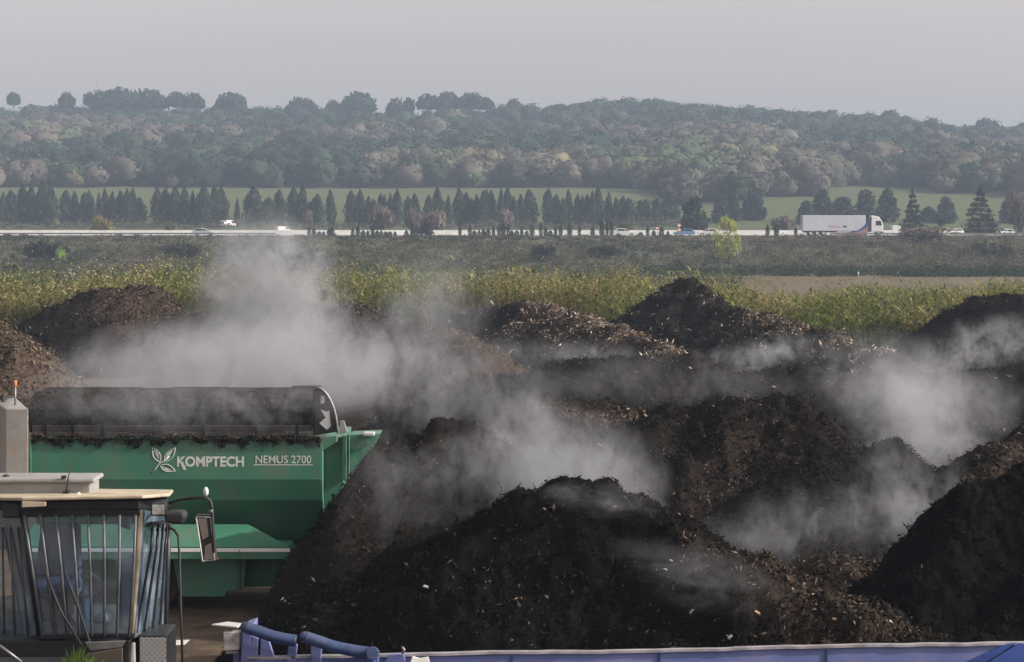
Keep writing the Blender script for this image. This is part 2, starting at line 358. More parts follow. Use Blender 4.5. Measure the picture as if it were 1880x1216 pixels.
# ------------------------------------------------------------------ compost heaps
def seg_samples(pts, step):
    out = []
    for a, b in zip(pts, pts[1:]):
        d = (Vector(b) - Vector(a)).length; k = max(1, int(d / step))
        for i in range(k): out.append(Vector(a).lerp(Vector(b), i / k))
    out.append(Vector(pts[-1])); return np.array(out)
TAN = np.array([[0.34, 0.27, 0.20], [0.26, 0.20, 0.145], [0.22, 0.175, 0.14], [0.46, 0.40, 0.32], [0.17, 0.125, 0.09]])
DRK = np.array([[0.011, 0.0095, 0.0085], [0.017, 0.013, 0.0105], [0.008, 0.0075, 0.007], [0.026, 0.019, 0.014], [0.014, 0.0125, 0.011]])
BRN = np.array([[0.080, 0.061, 0.046], [0.058, 0.045, 0.035], [0.105, 0.080, 0.060], [0.04, 0.032, 0.026], [0.145, 0.114, 0.087]])
def heap(label, crest, sl, sr, sf, sb, rnd, res, seed, amp, base=(0.020, 0.0165, 0.014), chips=(20000, 1500, 0), csize=0.07,
         brown=None, group='compost heaps in the yard', jit=0.0, name='compost_heap', pale=0.42):
    """crest in world points; sl/sr/sf/sb = slopes left, right, front, back; chips = (dark, pale, brown)"""
    rng = np.random.default_rng(seed)
    C = seg_samples(crest, max(res * 4, 0.25))
    zt = C[:, 2].max()
    x0 = C[:, 0].min() - (zt + .6) / sl; x1 = C[:, 0].max() + (zt + .6) / sr
    y0 = C[:, 1].min() - (zt + .6) / sf; y1 = C[:, 1].max() + (zt + .6) / sb
    gx = np.arange(x0, x1 + res, res); gy = np.arange(y0, y1 + res, res)
    A, B = np.meshgrid(gx, gy)
    wob = fbm(A / 1.9, B / 1.9, seed + 40, 3) * 0.45 * min(1, zt / 3); wob2 = fbm(A / 1.9, B / 1.9, seed + 50, 3) * 0.45 * min(1, zt / 3)
    Z = np.full(A.shape, -9.0)
    for cx, cyy, cz in C:
        dx = A + wob - cx; dy = B + wob2 - cyy
        d = np.sqrt((np.where(dx < 0, sl, sr) * dx) ** 2 + (np.where(dy < 0, sf, sb) * dy) ** 2 + rnd * rnd) - rnd
        Z = np.maximum(Z, cz - d)
    Z = Z + amp * (fbm(A / 1.1, B / 1.1, seed, 4, 0.55) * 0.9 + (billow(A / 0.75 + wob, B / 0.75 + wob2, seed + 9, 4) - 0.4) * 0.55 + (0.4 - billow(A / 0.16, B / 0.16, seed + 19, 2)) * 0.20 + (rng.uniform(-1, 1, A.shape)) * 0.06)
    n0 = fbm(A / 0.3, B / 0.3, seed + 70, 3); n1 = fbm(A / 0.3, B / 0.3, seed + 80, 3)
    Xj = A + n0 * amp * 0.12; Yj = B + n1 * amp * 0.12
    V = np.stack([Xj, Yj, Z], -1).reshape(-1, 3)
    ok = (Z > -0.35)
    ix = np.arange(A.size).reshape(A.shape)
    fo = ok[:-1, :-1] | ok[1:, :-1] | ok[:-1, 1:] | ok[1:, 1:]
    Fq = np.stack([ix[:-1, :-1], ix[:-1, 1:], ix[1:, 1:], ix[1:, :-1]], -1)[fo]
    used = np.unique(Fq); remap = np.full(A.size, -1); remap[used] = np.arange(len(used))
    Fq = remap[Fq]; Vu = V[used]
    tint = fbm(Vu[:, 0] / 0.9, Vu[:, 1] / 0.9, seed + 5, 4)
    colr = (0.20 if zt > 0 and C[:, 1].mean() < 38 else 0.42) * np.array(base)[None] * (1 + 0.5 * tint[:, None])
    bw = np.zeros(len(Vu))
    if brown is not None:      # areas of fresher, browner shredded wood, and sunlit flanks painted into the colour
        for (bx, by, br, ba) in brown:
            q = np.clip(1.3 - np.hypot((Vu[:, 0] - bx), (Vu[:, 1] - by)) / br + 0.5 * fbm(Vu[:, 0] / .8, Vu[:, 1] / .8, seed + 33, 3), 0, 1) * ba
            bw = np.maximum(bw, q)
        colr = colr * (1 - bw[:, None]) + (np.array([[0.06, 0.043, 0.032]]) if pale < .85 else np.array([[0.095, 0.072, 0.055]])) * (1 + 0.5 * tint[:, None]) * bw[:, None]  # on chip-covered crests the sunlight is put into this lighter brown
    o = link(name, np_mesh(name, Vu, Fq, colr), MAT['compost'])
    tag(o, label, 'compost heap', group)
    # shredded wood lying in and on the heap
    okf = Vu[:, 2] > -0.05
    cand = np.nonzero(okf)[0]
    # weight by slope so that steep faces get as many
    VV, CC, off = [], [], 0; FF = []
    def put(k, pal, sz, asp, lift, wts=None, stick=False):
        nonlocal off
        if k <= 0: return
        p = cand if wts is None else cand
        pr = None
        if wts is not None:
            w_ = wts[cand] + 1e-6; pr = w_ / w_.sum()
        i = rng.choice(p, k, p=pr)
        pos = Vu[i] + rng.normal(size=(k, 3)) * np.array([res, res, res * .4]) + np.array([0, 0, lift])
        L = np.minimum(sz * rng.lognormal(0, 0.5, k), csize * 3.6)
        S = np.stack([L, L * rng.uniform(asp * .6, asp * 1.5, k), L * rng.uniform(asp * .35, asp, k)], -1)
        v, f = slivers(rng, pos, S)
        c = pal[rng.integers(0, len(pal), k)] * rng.uniform(0.65, 1.3, (k, 1)) * (0.48 if pal is DRK else 1.0)
        VV.append(v); FF.append(f + off); off += len(v); CC.append(np.repeat(c, 6, 0))
    put(int(chips[0] * 1.3), DRK, csize * .85, 0.35, 0.0)
    put(chips[0] // 6, DRK, csize * 2.2, 0.22, 0.01)
    patch = np.clip(fbm(Vu[:, 0] / 1.3, Vu[:, 1] / 1.3, seed + 91, 3) * 1.6 + 0.35, 0.03, 1)
    put(int(chips[1] * pale), TAN if pale < .85 else TAN * 1.35, csize * (0.9 if pale < .85 else 1.25), 0.24, 0.012, patch if pale < .85 else np.clip(patch * .25 + bw, 0.02, 2))
    put(chips[2], BRN, csize, 0.32, 0.01, bw + 0.02 if brown is not None else None)
    if VV:
        ch = link('wood_chips', np_mesh('wood_chips', np.concatenate(VV), np.concatenate(FF), np.concatenate(CC)), MAT['chips'], o)
        ch['kind'] = 'stuff'
    return o
def W(*pts): return [P(*p) for p in pts]

# near heaps
heap('large black heap of fresh compost in the centre foreground, behind the blue trailer',
     W((870, 938, 30.7), (940, 908, 30.3), (1040, 902, 30), (1112, 904, 29.6), (1200, 945, 29.2), (1310, 990, 28.4), (1430, 1040, 27.6), (1550, 1098, 26.8), (1625, 1150, 26.2)), 0.70, 0.72, 0.95, 1.1, 0.35, 0.035, 101, 0.46,
     chips=(46000, 2600, 3000), csize=0.055, brown=[(X(1540, 27.2), 26.6, 1.2, 0.5), (X(1450, 27.5), 27.3, 0.8, 0.6), (X(1350, 28), 28.0, 0.7, 0.55), (X(985, 30), 29.2, 0.5, 0.35)])
heap('black heap cut by the right edge of the photo, nearest on that side',
     W((1800, 900, 29.5), (1880, 868, 29.5), (2050, 830, 29.5), (2250, 830, 29.0)), 1.0, 0.9, 0.85, 1.0, 0.4, 0.04, 102, 0.44, base=(0.016, 0.0145, 0.013), chips=(30000, 350, 0), csize=0.055)
heap('tall steep smooth heap burying the right end of the green machine',
     W((706, 802, 34.9), (745, 786, 34.9), (785, 762, 34.8), (830, 772, 34.6), (870, 820, 34.2)), 1.60, 0.9, 0.95, 1.2, 0.22, 0.04, 103, 0.15, base=(0.075, 0.064, 0.056), chips=(22000, 300, 2500), csize=0.045,
     brown=[(X(720, 33.5), 33.6, 0.9, 0.45)])  # brown band paints a sunlit streak on the slope
# middle of the yard
heap('dark heap wrapped in steam with a pointed right top, middle right of the yard',
     W((1640, 805, 43.5), (1560, 825, 42.8), (1470, 865, 41.8), (1380, 915, 40.5)), 0.7, 1.0, 0.9, 0.9, 0.3, 0.06, 104, 0.32, chips=(22000, 400, 0), csize=0.07)
heap('rough dark heap with brown flecks and hollows, just right of the yard centre',
     W((1180, 790, 49), (1260, 745, 50), (1400, 742, 50), (1500, 765, 49)), 0.75, 0.9, 0.75, 0.7, 0.8, 0.07, 105, 0.62, base=(0.028, 0.021, 0.017), chips=(32000, 1500, 2200), csize=0.075,
     brown=[(X(1250, 45), 44.5, 1.0, 0.45), (X(1400, 46), 47.5, 1.2, 0.25), (X(1300, 47), 46.5, 0.8, 0.25)])
heap('low brown heap of torn roots and wood in the middle of the yard',
     W((1000, 745, 53), (1100, 742, 53), (1190, 755, 52)), 0.6, 0.6, 0.55, 0.6, 0.8, 0.08, 106, 0.45, base=(0.034, 0.026, 0.02), chips=(12000, 1500, 6000), csize=0.09,
     brown=[(X(1090, 51), 51, 2.2, 1.0), (X(1150, 50), 50.5, 1.2, 1.0)])
heap('small dark heap half lost in steam, right of the tall heap at the machine',
     W((835, 728, 50), (890, 718, 50), (940, 735, 50)), 0.6, 0.6, 0.6, 0.6, 0.6, 0.08, 107, 0.35, chips=(9000, 200, 300), csize=0.08)
heap('small pointed heap in the steam directly above the foreground heap',
     W((1060, 815, 43), (1100, 800, 43)), 0.7, 1.1, 0.8, 0.8, 0.2, 0.06, 108, 0.25, base=(0.045, 0.043, 0.042), chips=(7000, 120, 300), csize=0.06)
heap('brownish dark heap at the right edge, behind the nearest black heap',
     W((1835, 815, 42), (1900, 778, 43), (2050, 765, 43)), 0.8, 0.8, 0.7, 0.7, 0.5, 0.07, 109, 0.4, base=(0.032, 0.025, 0.02), chips=(12000, 400, 3500), csize=0.07, brown=[(X(1860, 42), 41.2, 1.4, 0.35)])
heap('long broad dark windrow with a lumpy top across the middle of the yard',
     W((900, 700, 64), (1010, 690, 64), (1080, 664, 65), (1120, 658, 65), (1170, 676, 65), (1320, 682, 65), (1480, 682, 65), (1640, 684, 65)), 0.5, 0.6, 0.55, 0.55, 0.9, 0.10, 110, 0.62, base=(0.026, 0.021, 0.018), chips=(36000, 2600, 2500), csize=0.085)
heap('dark lumpy windrow under drifting steam at the right edge, middle distance',
     W((1690, 700, 62), (1780, 690, 62), (1880, 688, 62), (2050, 690, 62)), 0.6, 0.6, 0.55, 0.55, 0.8, 0.10, 111, 0.6, base=(0.026, 0.022, 0.019), chips=(16000, 1400, 500), csize=0.085)
heap('low dark mound in the gap between the two foreground heaps',
     W((1520, 1022, 35.5), (1600, 1030, 35)), 0.5, 0.5, 0.5, 0.5, 0.4, 0.06, 112, 0.3, base=(0.034, 0.026, 0.02), chips=(7000, 300, 1500), csize=0.06, brown=[(X(1560, 35), 34.8, 1.0, 0.35)])
heap('dark heap hidden in steam behind the green machine',
     W((420, 660, 62), (560, 655, 62), (690, 665, 60)), 0.6, 0.6, 0.6, 0.6, 0.8, 0.11, 113, 0.5, base=(0.03, 0.025, 0.021), chips=(9000, 700, 800), csize=0.085)
# far row in front of the reeds
heap('brown heap of shredded wood at the left edge, above the grey stack box',
     W((-160, 560, 60), (-60, 570, 59.5), (0, 598, 59), (25, 630, 58)), 0.8, 0.95, 0.8, 0.8, 0.4, 0.09, 114, 0.35, base=(0.20, 0.13, 0.085), chips=(2500, 2500, 16000), csize=0.10, brown=[(X(0, 58), 57.5, 5.0, 1.0)])
heap('rounded dark heap at far left in front of the reeds',
     W((110, 556, 95), (170, 535, 96), (235, 525, 97), (275, 532, 97), (330, 568, 96), (390, 595, 94)), 0.75, 0.75, 0.72, 0.75, 0.35, 0.13, 115, 0.42, base=(0.028, 0.022, 0.019), chips=(14000, 900, 4500), csize=0.11, brown=[(X(275, 96), 95.5, 2.4, 0.7)])
heap('dark ragged heap top showing above the steam near the middle',
     W((600, 566, 98), (640, 560, 98), (680, 568, 98), (720, 585, 97)), 0.7, 0.7, 0.7, 0.7, 0.4, 0.14, 116, 0.5, base=(0.04, 0.031, 0.026), chips=(7000, 1300, 2500), csize=0.12, brown=[(X(660, 97), 96.5, 2, 0.4)])
heap('light brown heap of wood chips between two dark heaps, far middle',
     W((770, 604, 84), (815, 600, 81), (850, 618, 76), (890, 648, 70)), 0.75, 0.8, 0.6, 0.75, 0.5, 0.10, 117, 0.35, base=(0.085, 0.06, 0.044), chips=(4000, 1600, 11000), csize=0.09, brown=[(X(850, 78), 77.5, 2.6, 1.0), (X(880, 72), 72, 2.2, 1.0)])
heap('long windrow covered in pale wood chips along its sloping crest, far middle',
     W((872, 572, 104), (920, 560, 103), (1000, 564, 99), (1080, 585, 93), (1160, 612, 86), (1230, 640, 79), (1275, 662, 74)), 0.72, 0.85, 0.55, 0.8, 0.35, 0.12, 118, 0.55, base=(0.036, 0.029, 0.025), chips=(15000, 6500, 9000), csize=0.11, pale=1.0,
     brown=[(X(1000, 99) + .8, 98, 2.6, 0.9), (X(1080, 93) + .9, 93, 2.6, 1.0), (X(1160, 86) + .9, 86, 2.6, 1.0), (X(1230, 79) + .7, 79, 2.6, 1.0)])
heap('tallest far windrow, peaked at its left end and falling away to the right',
     W((1246, 514, 104), (1262, 514, 103.5), (1310, 550, 101), (1370, 576, 97), (1450, 592, 92), (1540, 618, 85), (1600, 638, 79), (1640, 656, 74)), 0.72, 0.85, 0.55, 0.85, 0.25, 0.12, 119, 0.60, base=(0.032, 0.026, 0.022), chips=(20000, 5200, 7500), csize=0.11, pale=0.9,
     brown=[(X(1390, 96) + .8, 95.5, 2.4, 0.8), (X(1470, 91) + .8, 90.5, 2.4, 0.8), (X(1550, 84) + .8, 84, 2.4, 0.9), (X(1620, 77) + .6, 77, 2.2, 0.9)])
heap('dark rounded heap cut by the right edge, far row in front of the reeds',
     W((1755, 568, 92), (1800, 548, 92), (1840, 540, 92), (1900, 540, 92), (2000, 560, 92)), 0.8, 0.7, 0.72, 0.75, 0.5, 0.13, 120, 0.38, base=(0.020, 0.018, 0.016), chips=(12000, 250, 300), csize=0.11)
# twigs sticking out of the foreground heaps
def twig(u, v, Y, pts, r, lab):
    base = P(u, v, Y); mb = MB(); mb.tube([base + Vector(p) for p in pts], r, 6, taper=r * .45)
    tag(mb.build('twig', MAT['bark'], off=None), lab, 'twig', 'twigs sticking out of the heaps')
twig(918, 912, 30.3, [(0, 0, -.25), (0, 0, .05), (.03, 0, .12), (-.02, 0, .2), (.0, 0, .25)], .012, 'kinked twig on the foreground heap, leftmost on its crest')
twig(952, 905, 30.2, [(0, 0, -.25), (0, 0, .05), (.02, 0, .13), (.03, 0, .18)], .012, 'short straight twig on the crest right of the kinked twig')
twig(1172, 935, 29.3, [(0, 0, -.3), (0, 0, .05), (.03, 0, .14), (.06, 0, .2)], .012, 'leaning twig on the right shoulder of the foreground heap')
twig(1668, 990, 29.6, [(0, 0, -.4), (0, 0, .02), (-.01, 0, .16), (-.005, 0, .26)], .016, 'upright pointed stub on the left edge of the right black heap')
# ------------------------------------------------------------------ vegetation
def crown_mesh(name, blobs, n_per, size, pal, seed, flat=0.7, asp=0.7, fill=0.55, shade_var=0.25):
    """blobs = (cx,cy,cz,rx,ry,rz); many small leaf-clump faces spread through each blob's outer volume"""
    rng = np.random.default_rng(seed); VV, FF, CC = [], [], []; off = 0
    for (cx, cyy, cz, rx, ry, rz) in blobs:
        d = rng.normal(size=(n_per, 3)); d /= np.linalg.norm(d, axis=1)[:, None]
        r = fill + (1 - fill) * rng.uniform(0, 1, n_per) ** 0.6
        r = r * (1 + 0.16 * np.sin(d[:, 0] * 5 + seed) * np.cos(d[:, 2] * 6 + cx))
        pos = np.array([cx, cyy, cz]) + d * r[:, None] * np.array([rx, ry, rz])
        v, f = quads(rng, pos, size * rng.uniform(.6, 1.3, n_per), d, asp, flat)
        c = np.asarray(pal)[rng.integers(0, len(pal), n_per)] * rng.uniform(1 - shade_var, 1 + shade_var, (n_per, 1)) * rng.uniform(.85, 1.15)
        VV.append(v); FF.append(f + off); off += len(v); CC.append(np.repeat(c, 4, 0))
    return np_mesh(name, np.concatenate(VV), np.concatenate(FF), np.concatenate(CC))
def trunk_mesh(name, h, r, limbs=(), lean=0.0):
    mb = MB(); mb.tube([(0, 0, -.6), (lean * .3, 0, h * .4), (lean, 0, h)], r, 7, taper=r * .45)
    for (z, a, L, up) in limbs: mb.tube([(lean * z / h, 0, z), (math.cos(a) * L * .5, math.sin(a) * L * .5, z + up * .6), (math.cos(a) * L, math.sin(a) * L, z + up)], r * .45, 5, taper=r * .15)
    bmesh.ops.recalc_face_normals(mb.bm, faces=mb.bm.faces[:])
    me = bpy.data.meshes.new(name); mb.bm.to_mesh(me); mb.bm.free(); me.materials.append(MAT['bark']); return me
def tree(name, label, cat, u, Y, crown, trunk, s=1.0, sx=1.0, group=None, rz=0.0, z=None, mat='leaf'):
    x = X(u, Y); z = float(terrain(x, Y)) - 0.05 if z is None else z
    t = thing(name, label, cat, (x, Y, z), rz, group); t.scale = (s * sx, s * sx, s)
    o = link('crown', crown, MAT[mat], t)
    if trunk is not None: link('trunk', trunk, MAT['bark'], t)
    return t
ORD = ['first', 'second', 'third', 'fourth', 'fifth', 'sixth', 'seventh', 'eighth', 'ninth', 'tenth', 'eleventh', 'twelfth', 'thirteenth', 'fourteenth', 'fifteenth', 'sixteenth', 'seventeenth', 'eighteenth', 'nineteenth', 'twentieth']
def place_words(i, n):
    if n == 1: return 'only one standing'
    if i == 0: return 'leftmost'
    if i == n - 1: return 'rightmost'
    return ORD[i] + ' from left'
# wooded hill: thousands of crowns that run together
rng = np.random.default_rng(7)
PAL_EV = np.array([[0.026, 0.042, 0.026], [0.020, 0.034, 0.022], [0.036, 0.050, 0.030]])
PAL_BR = np.array([[0.082, 0.073, 0.060], [0.068, 0.062, 0.052], [0.094, 0.083, 0.066], [0.08, 0.078, 0.056]])
PAL_OL = np.array([[0.11, 0.105, 0.058], [0.125, 0.112, 0.066], [0.085, 0.095, 0.05]])
PAL_GR = np.array([[0.075, 0.095, 0.05], [0.06, 0.08, 0.045]])
VV, FF, CC = [], [], []; off = 0; F3 = []
bm_ = bmesh.new(); bmesh.ops.create_icosphere(bm_, subdivisions=2, radius=1.0); bm_.verts.index_update()
ICO = np.array([v.co[:] for v in bm_.verts]); ICF = np.array([[v.index for v in f.verts] for f in bm_.faces]); bm_.free()
ncand = 0
while ncand < 2500:
    Yt = 1010 - 470 * rng.uniform(0, 1) ** 1.0; u = rng.uniform(-190, 2080)
    lo = interp(u, [-300, 0, 500, 900, 1150, 1200, 1240, 1320, 1400, 1420, 1480, 1500, 1540, 1590, 1650, 1720, 1780, 1900], [628, 628, 628, 628, 628, 600, 550, 555, 560, 580, 585, 600, 643, 646, 640, 600, 590, 585])
    if Yt < lo: continue
    edge = Yt < lo + 30
    ncand += 1
    x = X(u, Yt); z = float(terrain(x, Yt)); t = (Yt - 640) / 370
    k = vnoise(np.array(x / 70.0), np.array(Yt / 60.0), 21) + rng.normal() * .07
    k2 = vnoise(np.array(x / 40.0), np.array(Yt / 40.0), 27)
    if Yt > 925 or (u > 1150 and t > .62 and k > .35): pal = PAL_EV; kind = 0
    elif k > 0.60: pal = PAL_EV; kind = 0
    elif k > 0.28: pal = PAL_BR; kind = 1
    elif k2 > .6: pal = PAL_OL; kind = 2
    else: pal = PAL_GR if k2 > .35 else PAL_BR; kind = 1
    D = (9 + 13 * rng.uniform(0, 1) ** 1.2) * (1.0 if kind else .9); hh = rng.uniform(9, 14) * (0.8 if Yt > 960 else 1)
    nb = rng.integers(4, 7)
    base = pal[rng.integers(0, len(pal))] * rng.uniform(.75, 1.25)
    for j in range(nb):
        a = rng.uniform(0, 6.28); q = rng.uniform(.15, .55) * D / 2 if j else 0
        bx, by = x + math.cos(a) * q, Yt + math.sin(a) * q; br = D / 2 * rng.uniform(.45, .68); bz = z + hh * (rng.uniform(.18, .5) if edge else (0.62 if j == 0 else rng.uniform(.36, .62)))
        m_ = 46
        d = rng.normal(size=(m_, 3)); d[:, 2] = np.abs(d[:, 2]) * 1.0 - 0.25; d /= np.linalg.norm(d, axis=1)[:, None]
        pos = np.array([bx, by, bz]) + d * (br * rng.uniform(.86, 1.16, (m_, 1))) * np.array([1, 1, .85])
        v, f = quads(rng, pos, rng.uniform(.5, 1.0, m_), d, .8, .30)
        c = base * rng.uniform(.9, 1.1, (m_, 1)) * rng.uniform(.9, 1.1)
        VV.append(v); FF.append(f + off); off += len(v); CC.append(np.repeat(c, 4, 0))
        cv = np.array([bx, by, bz]) + ICO * (br * rng.uniform(.62, 1.0, (len(ICO), 1))) * np.array([1, 1, .85])
        VV.append(cv); F3.append(ICF + off); off += len(cv); CC.append(np.repeat(base[None] * rng.uniform(.95, 1.05), len(cv), 0))
wood = link('hillside_wood', np_mesh('hillside_wood', np.concatenate(VV), [np.concatenate(FF), np.concatenate(F3)], np.concatenate(CC), smooth=True), MAT['needle'])
tag(wood, 'mixed brown and dark green wood covering the far hillside', 'wood', kind='stuff')

# umbrella pines along the ridge, each a thing
def pine_blobs(seed, w, h, domed):
    r = random.Random(seed); B = [(0, 0, h - w * domed * .5, w * .42, w * .42, w * domed * .52)]
    for k in range(6):
        a = k * 1.05 + r.uniform(-.3, .3); q = w * r.uniform(.24, .34)
        B.append((math.cos(a) * q, math.sin(a) * q, h - w * domed * r.uniform(.62, .8), w * .2, w * .2, w * domed * .28))
    return B
PINE_PAL = [[0.022, 0.034, 0.022], [0.028, 0.040, 0.025], [0.018, 0.028, 0.019]]
pine_c = [crown_mesh('pine_crown', pine_blobs(i, 10, 10, dm), 330, .7, PINE_PAL, 300 + i, .7, .7, .5) for i, dm in enumerate((.44, .54, .36))]
pine_t = trunk_mesh('pine_trunk', 7.5, .32, [(5, .4, 2.5, 2.2), (5.2, 2.4, 2.6, 2.0), (4.8, 4.5, 2.4, 2.4)])
pines = [  # u centre, width px, top v, mesh, label
 (25, 22, 171, 2, 'small umbrella pine with a see-through crown, leftmost on the ridge'),
 (122, 26, 169, 0, 'thin umbrella pine on the ridge, left of the long pine group'),
 (163, 18, 171, 2, 'slim pine with a gap below its crown, beside the mast on the ridge'),
 (184, 34, 166, 1, 'left end pine of the long group on the left ridge'),
 (222, 66, 162, 1, 'widest pine crown of the long group on the left ridge'),
 (274, 56, 164, 1, 'broad pine in the long ridge group, just right of the widest one'),
 (325, 36, 169, 0, 'smaller pine near the right end of the long ridge group'),
 (355, 34, 170, 1, 'right end pine of the long group on the left ridge'),
 (425, 50, 170, 1, 'lone dome-shaped umbrella pine between two pine groups on the left ridge'),
 (553, 46, 179, 1, 'low broad pine on the ridge above the tall central steam plume'),
 (612, 26, 184, 0, 'small low pine on the ridge just left of the biggest round one'),
 (659, 58, 169, 1, 'biggest round lone umbrella pine in the middle of the ridge'),
 (727, 32, 180, 1, 'low pine on the ridge, second right of the biggest round one'),
 (751, 18, 181, 2, 'tiny pine touching the right side of a low ridge pine'),
 (786, 34, 174, 2, 'flat-topped left pine of the cluster of three on the ridge'),
 (822, 42, 168, 0, 'tallest middle pine of the cluster of three on the ridge'),
 (866, 46, 170, 0, 'right pine of the cluster of three on the ridge'),
 (893, 22, 180, 2, 'small flat pine hugging the right side of the ridge cluster'),
 (943, 24, 181, 1, 'small pointed pine top where the ridge wood thickens'),
 (1634, 34, 202, 1, 'rounded pine bump on the right part of the ridge'),
 (1810, 40, 218, 1, 'rounded pine bump near the right end of the ridge'),
]
for (u, w, v, k, lab) in pines:
    Y = 990.0; x = X(u, Y); z0 = float(terrain(x, Y)); top = Zv(v, Y); hgt = top - z0; wid = w / F * Y
    t = thing('umbrella_pine', lab, 'pine tree', (x, Y, z0), u * 0.7, 'umbrella pines on the ridge')
    s = hgt / 10.0; t.scale = (wid / 8.0, wid / 8.0, s)
    link('crown', pine_c[k], MAT['needle'], t); link('trunk', pine_t, MAT['bark'], t)
bare = crown_mesh('bare_crown', [(0, 0, 7, 3.5, 3.5, 3.0), (-3, 0, 6, 2.6, 2.6, 2.4), (3, .5, 6, 2.6, 2.6, 2.6)], 130, .35, PAL_BR, 340, 1.5, .25, .2)
bare_t = trunk_mesh('bare_trunk', 7, .25, [(3, .3, 3, 3), (3.4, 2.2, 3, 3), (4, 4.2, 2.6, 2.5)])
tree('bare_tree', 'bare twiggy tree rising above the right part of the ridge', 'tree', 1712, 985, bare, bare_t, 1.35, 1.25)
# trees on the hillside that stand out by colour
def round_blobs(seed, r, h):
    q = random.Random(seed); B = [(0, 0, h * .6, r * .62, r * .62, h * .36)]
    for k in range(7):
        a = k * .9 + q.uniform(-.3, .3); d = r * q.uniform(.4, .62)
        B.append((math.cos(a) * d, math.sin(a) * d, h * q.uniform(.36, .66), r * q.uniform(.34, .5), r * .42, h * q.uniform(.2, .28)))
    return B
PAL_PALE = [[0.175, 0.16, 0.09], [0.145, 0.138, 0.075], [0.20, 0.18, 0.105]]
PAL_LIME = [[0.125, 0.17, 0.06], [0.10, 0.145, 0.05], [0.15, 0.19, 0.075]]
PAL_BEIGE = [[0.14, 0.128, 0.095], [0.12, 0.11, 0.082], [0.16, 0.145, 0.105]]
hill_c = {k: [crown_mesh('hill_crown', round_blobs(i + o, 5, 9), 110, .55, p, 360 + i + o, .6, .8, .6) for i in range(2)] for o, (k, p) in enumerate((('p', PAL_PALE), ('l', PAL_LIME), ('b', PAL_BEIGE)))}
hill_t = trunk_mesh('hill_trunk', 5, .25, [(2.6, 1, 2, 2), (2.8, 3.4, 2, 2)])
hillside = [
 (137, 322, 36, 'p', 'pale olive round tree low on the far left hillside'), (282, 276, 44, 'p', 'pale yellowish tree pair left, on the left hillside below the ridge pines'),
 (152, 285, 46, 'b', 'beige budding tree left of the pale yellowish hillside tree'), (318, 285, 40, 'b', 'beige round tree right of the pale yellowish hillside tree'),
 (482, 300, 36, 'p', 'pale tree at the left of the pale row low on the slope'), (520, 312, 40, 'p', 'palest broad tree in the middle of the pale row low on the slope'),
 (552, 316, 28, 'b', 'narrow beige tree in the pale row low on the slope'), (583, 318, 34, 'p', 'round pale tree at the right end of the pale row low on the slope'),
 (318, 324, 32, 'b', 'small beige tree just above the dark cypresses on the left'), (848, 245, 38, 'l', 'light green tree high on the hill below the cluster of three ridge pines'),
 (788, 305, 40, 'l', 'light green tree low on the hill, above the cypress row in the middle'), (820, 300, 34, 'l', 'taller light green tree right beside another one low on the hill'),
 (872, 322, 38, 'l', 'bright green bushy tree at the foot of the hill in the middle'), (1330, 262, 46, 'b', 'beige domed tree high on the right hillside'),
 (1345, 318, 56, 'b', 'large grey beige tree low on the right hillside'), (1418, 280, 50, 'p', 'pale broad tree, left of a pale pair on the right hillside'),
 (1462, 268, 46, 'p', 'pale broad tree, right of a pale pair on the right hillside'), (1492, 276, 28, 'p', 'small pale tree hugging the right of the pale pair on the hillside'),
 (1630, 258, 26, 'p', 'small pale tree high on the right hillside'), (1655, 290, 40, 'p', 'pale tree on the right hillside straight above the white lorry cab'),
 (1705, 292, 20, 'b', 'tiny beige tree on the right hillside, right of a pale one'), (1836, 300, 42, 'b', 'beige tree low on the hillside near the right edge'),
 (1185, 345, 60, 'b', 'brown domed tree at the hill foot above the right end of the cypresses')]
def Yhit(u, v):
    Yv = np.linspace(600, 1000, 400); zz = terrain(X(u, Yv), Yv); vv = VH - (zz - H) / Yv * F
    k = np.nonzero(vv < v)[0]; return float(Yv[k[0]]) if len(k) else 960.0
for i, (u, v, w, k, lab) in enumerate(hillside):
    hp = w * .85; Y = Yhit(u, v + hp * .75); wid = w / F * Y
    t = tree('hillside_tree', lab, 'tree', u, Y - 3, hill_c[k][i % 2], hill_t, wid / 10.5, 1.0, 'pale trees that stand out on the hillside', i * 1.3)
# small white houses in the wood
for (u, v, w, lab) in ((352, 254, 7, 'small pale house on the left hillside, seen as a light dash'), (513, 272, 5, 'small pale house in the wood above the pale tree row'),
                       (790, 227, 8, 'long pale house just below the ridge, left of the light green tree'), (951, 287, 5, 'small white house in the wood right of the light green trees'), (1255, 282, 8, 'pale house roof in the wood on the right hillside')):
    Y = Yhit(u, v + 10); z = Zv(v, Y); x = X(u, Y - 14); w_ = w / F * Y * .5
    t = thing('hillside_house', lab, 'house', (x, Y - 14, z - 3.0), 0.2, 'houses in the hillside wood')
    MB().box((-w_, -3, -4), (w_, 3, 2.6)).build('wall', MAT['plaster'], t)
    rf = MB().prism([(-3.4, 2.6), (3.4, 2.6), (0, 4.2)], 0, -w_ - .3, w_ + .3).build('roof', MAT['roof_tile'], t)
    mb = MB()
    mb.box((-w_ * .4, -3.06, .4), (w_ * .1, -3.02, 1.8)); mb.build('window', MAT['carglass'], t)
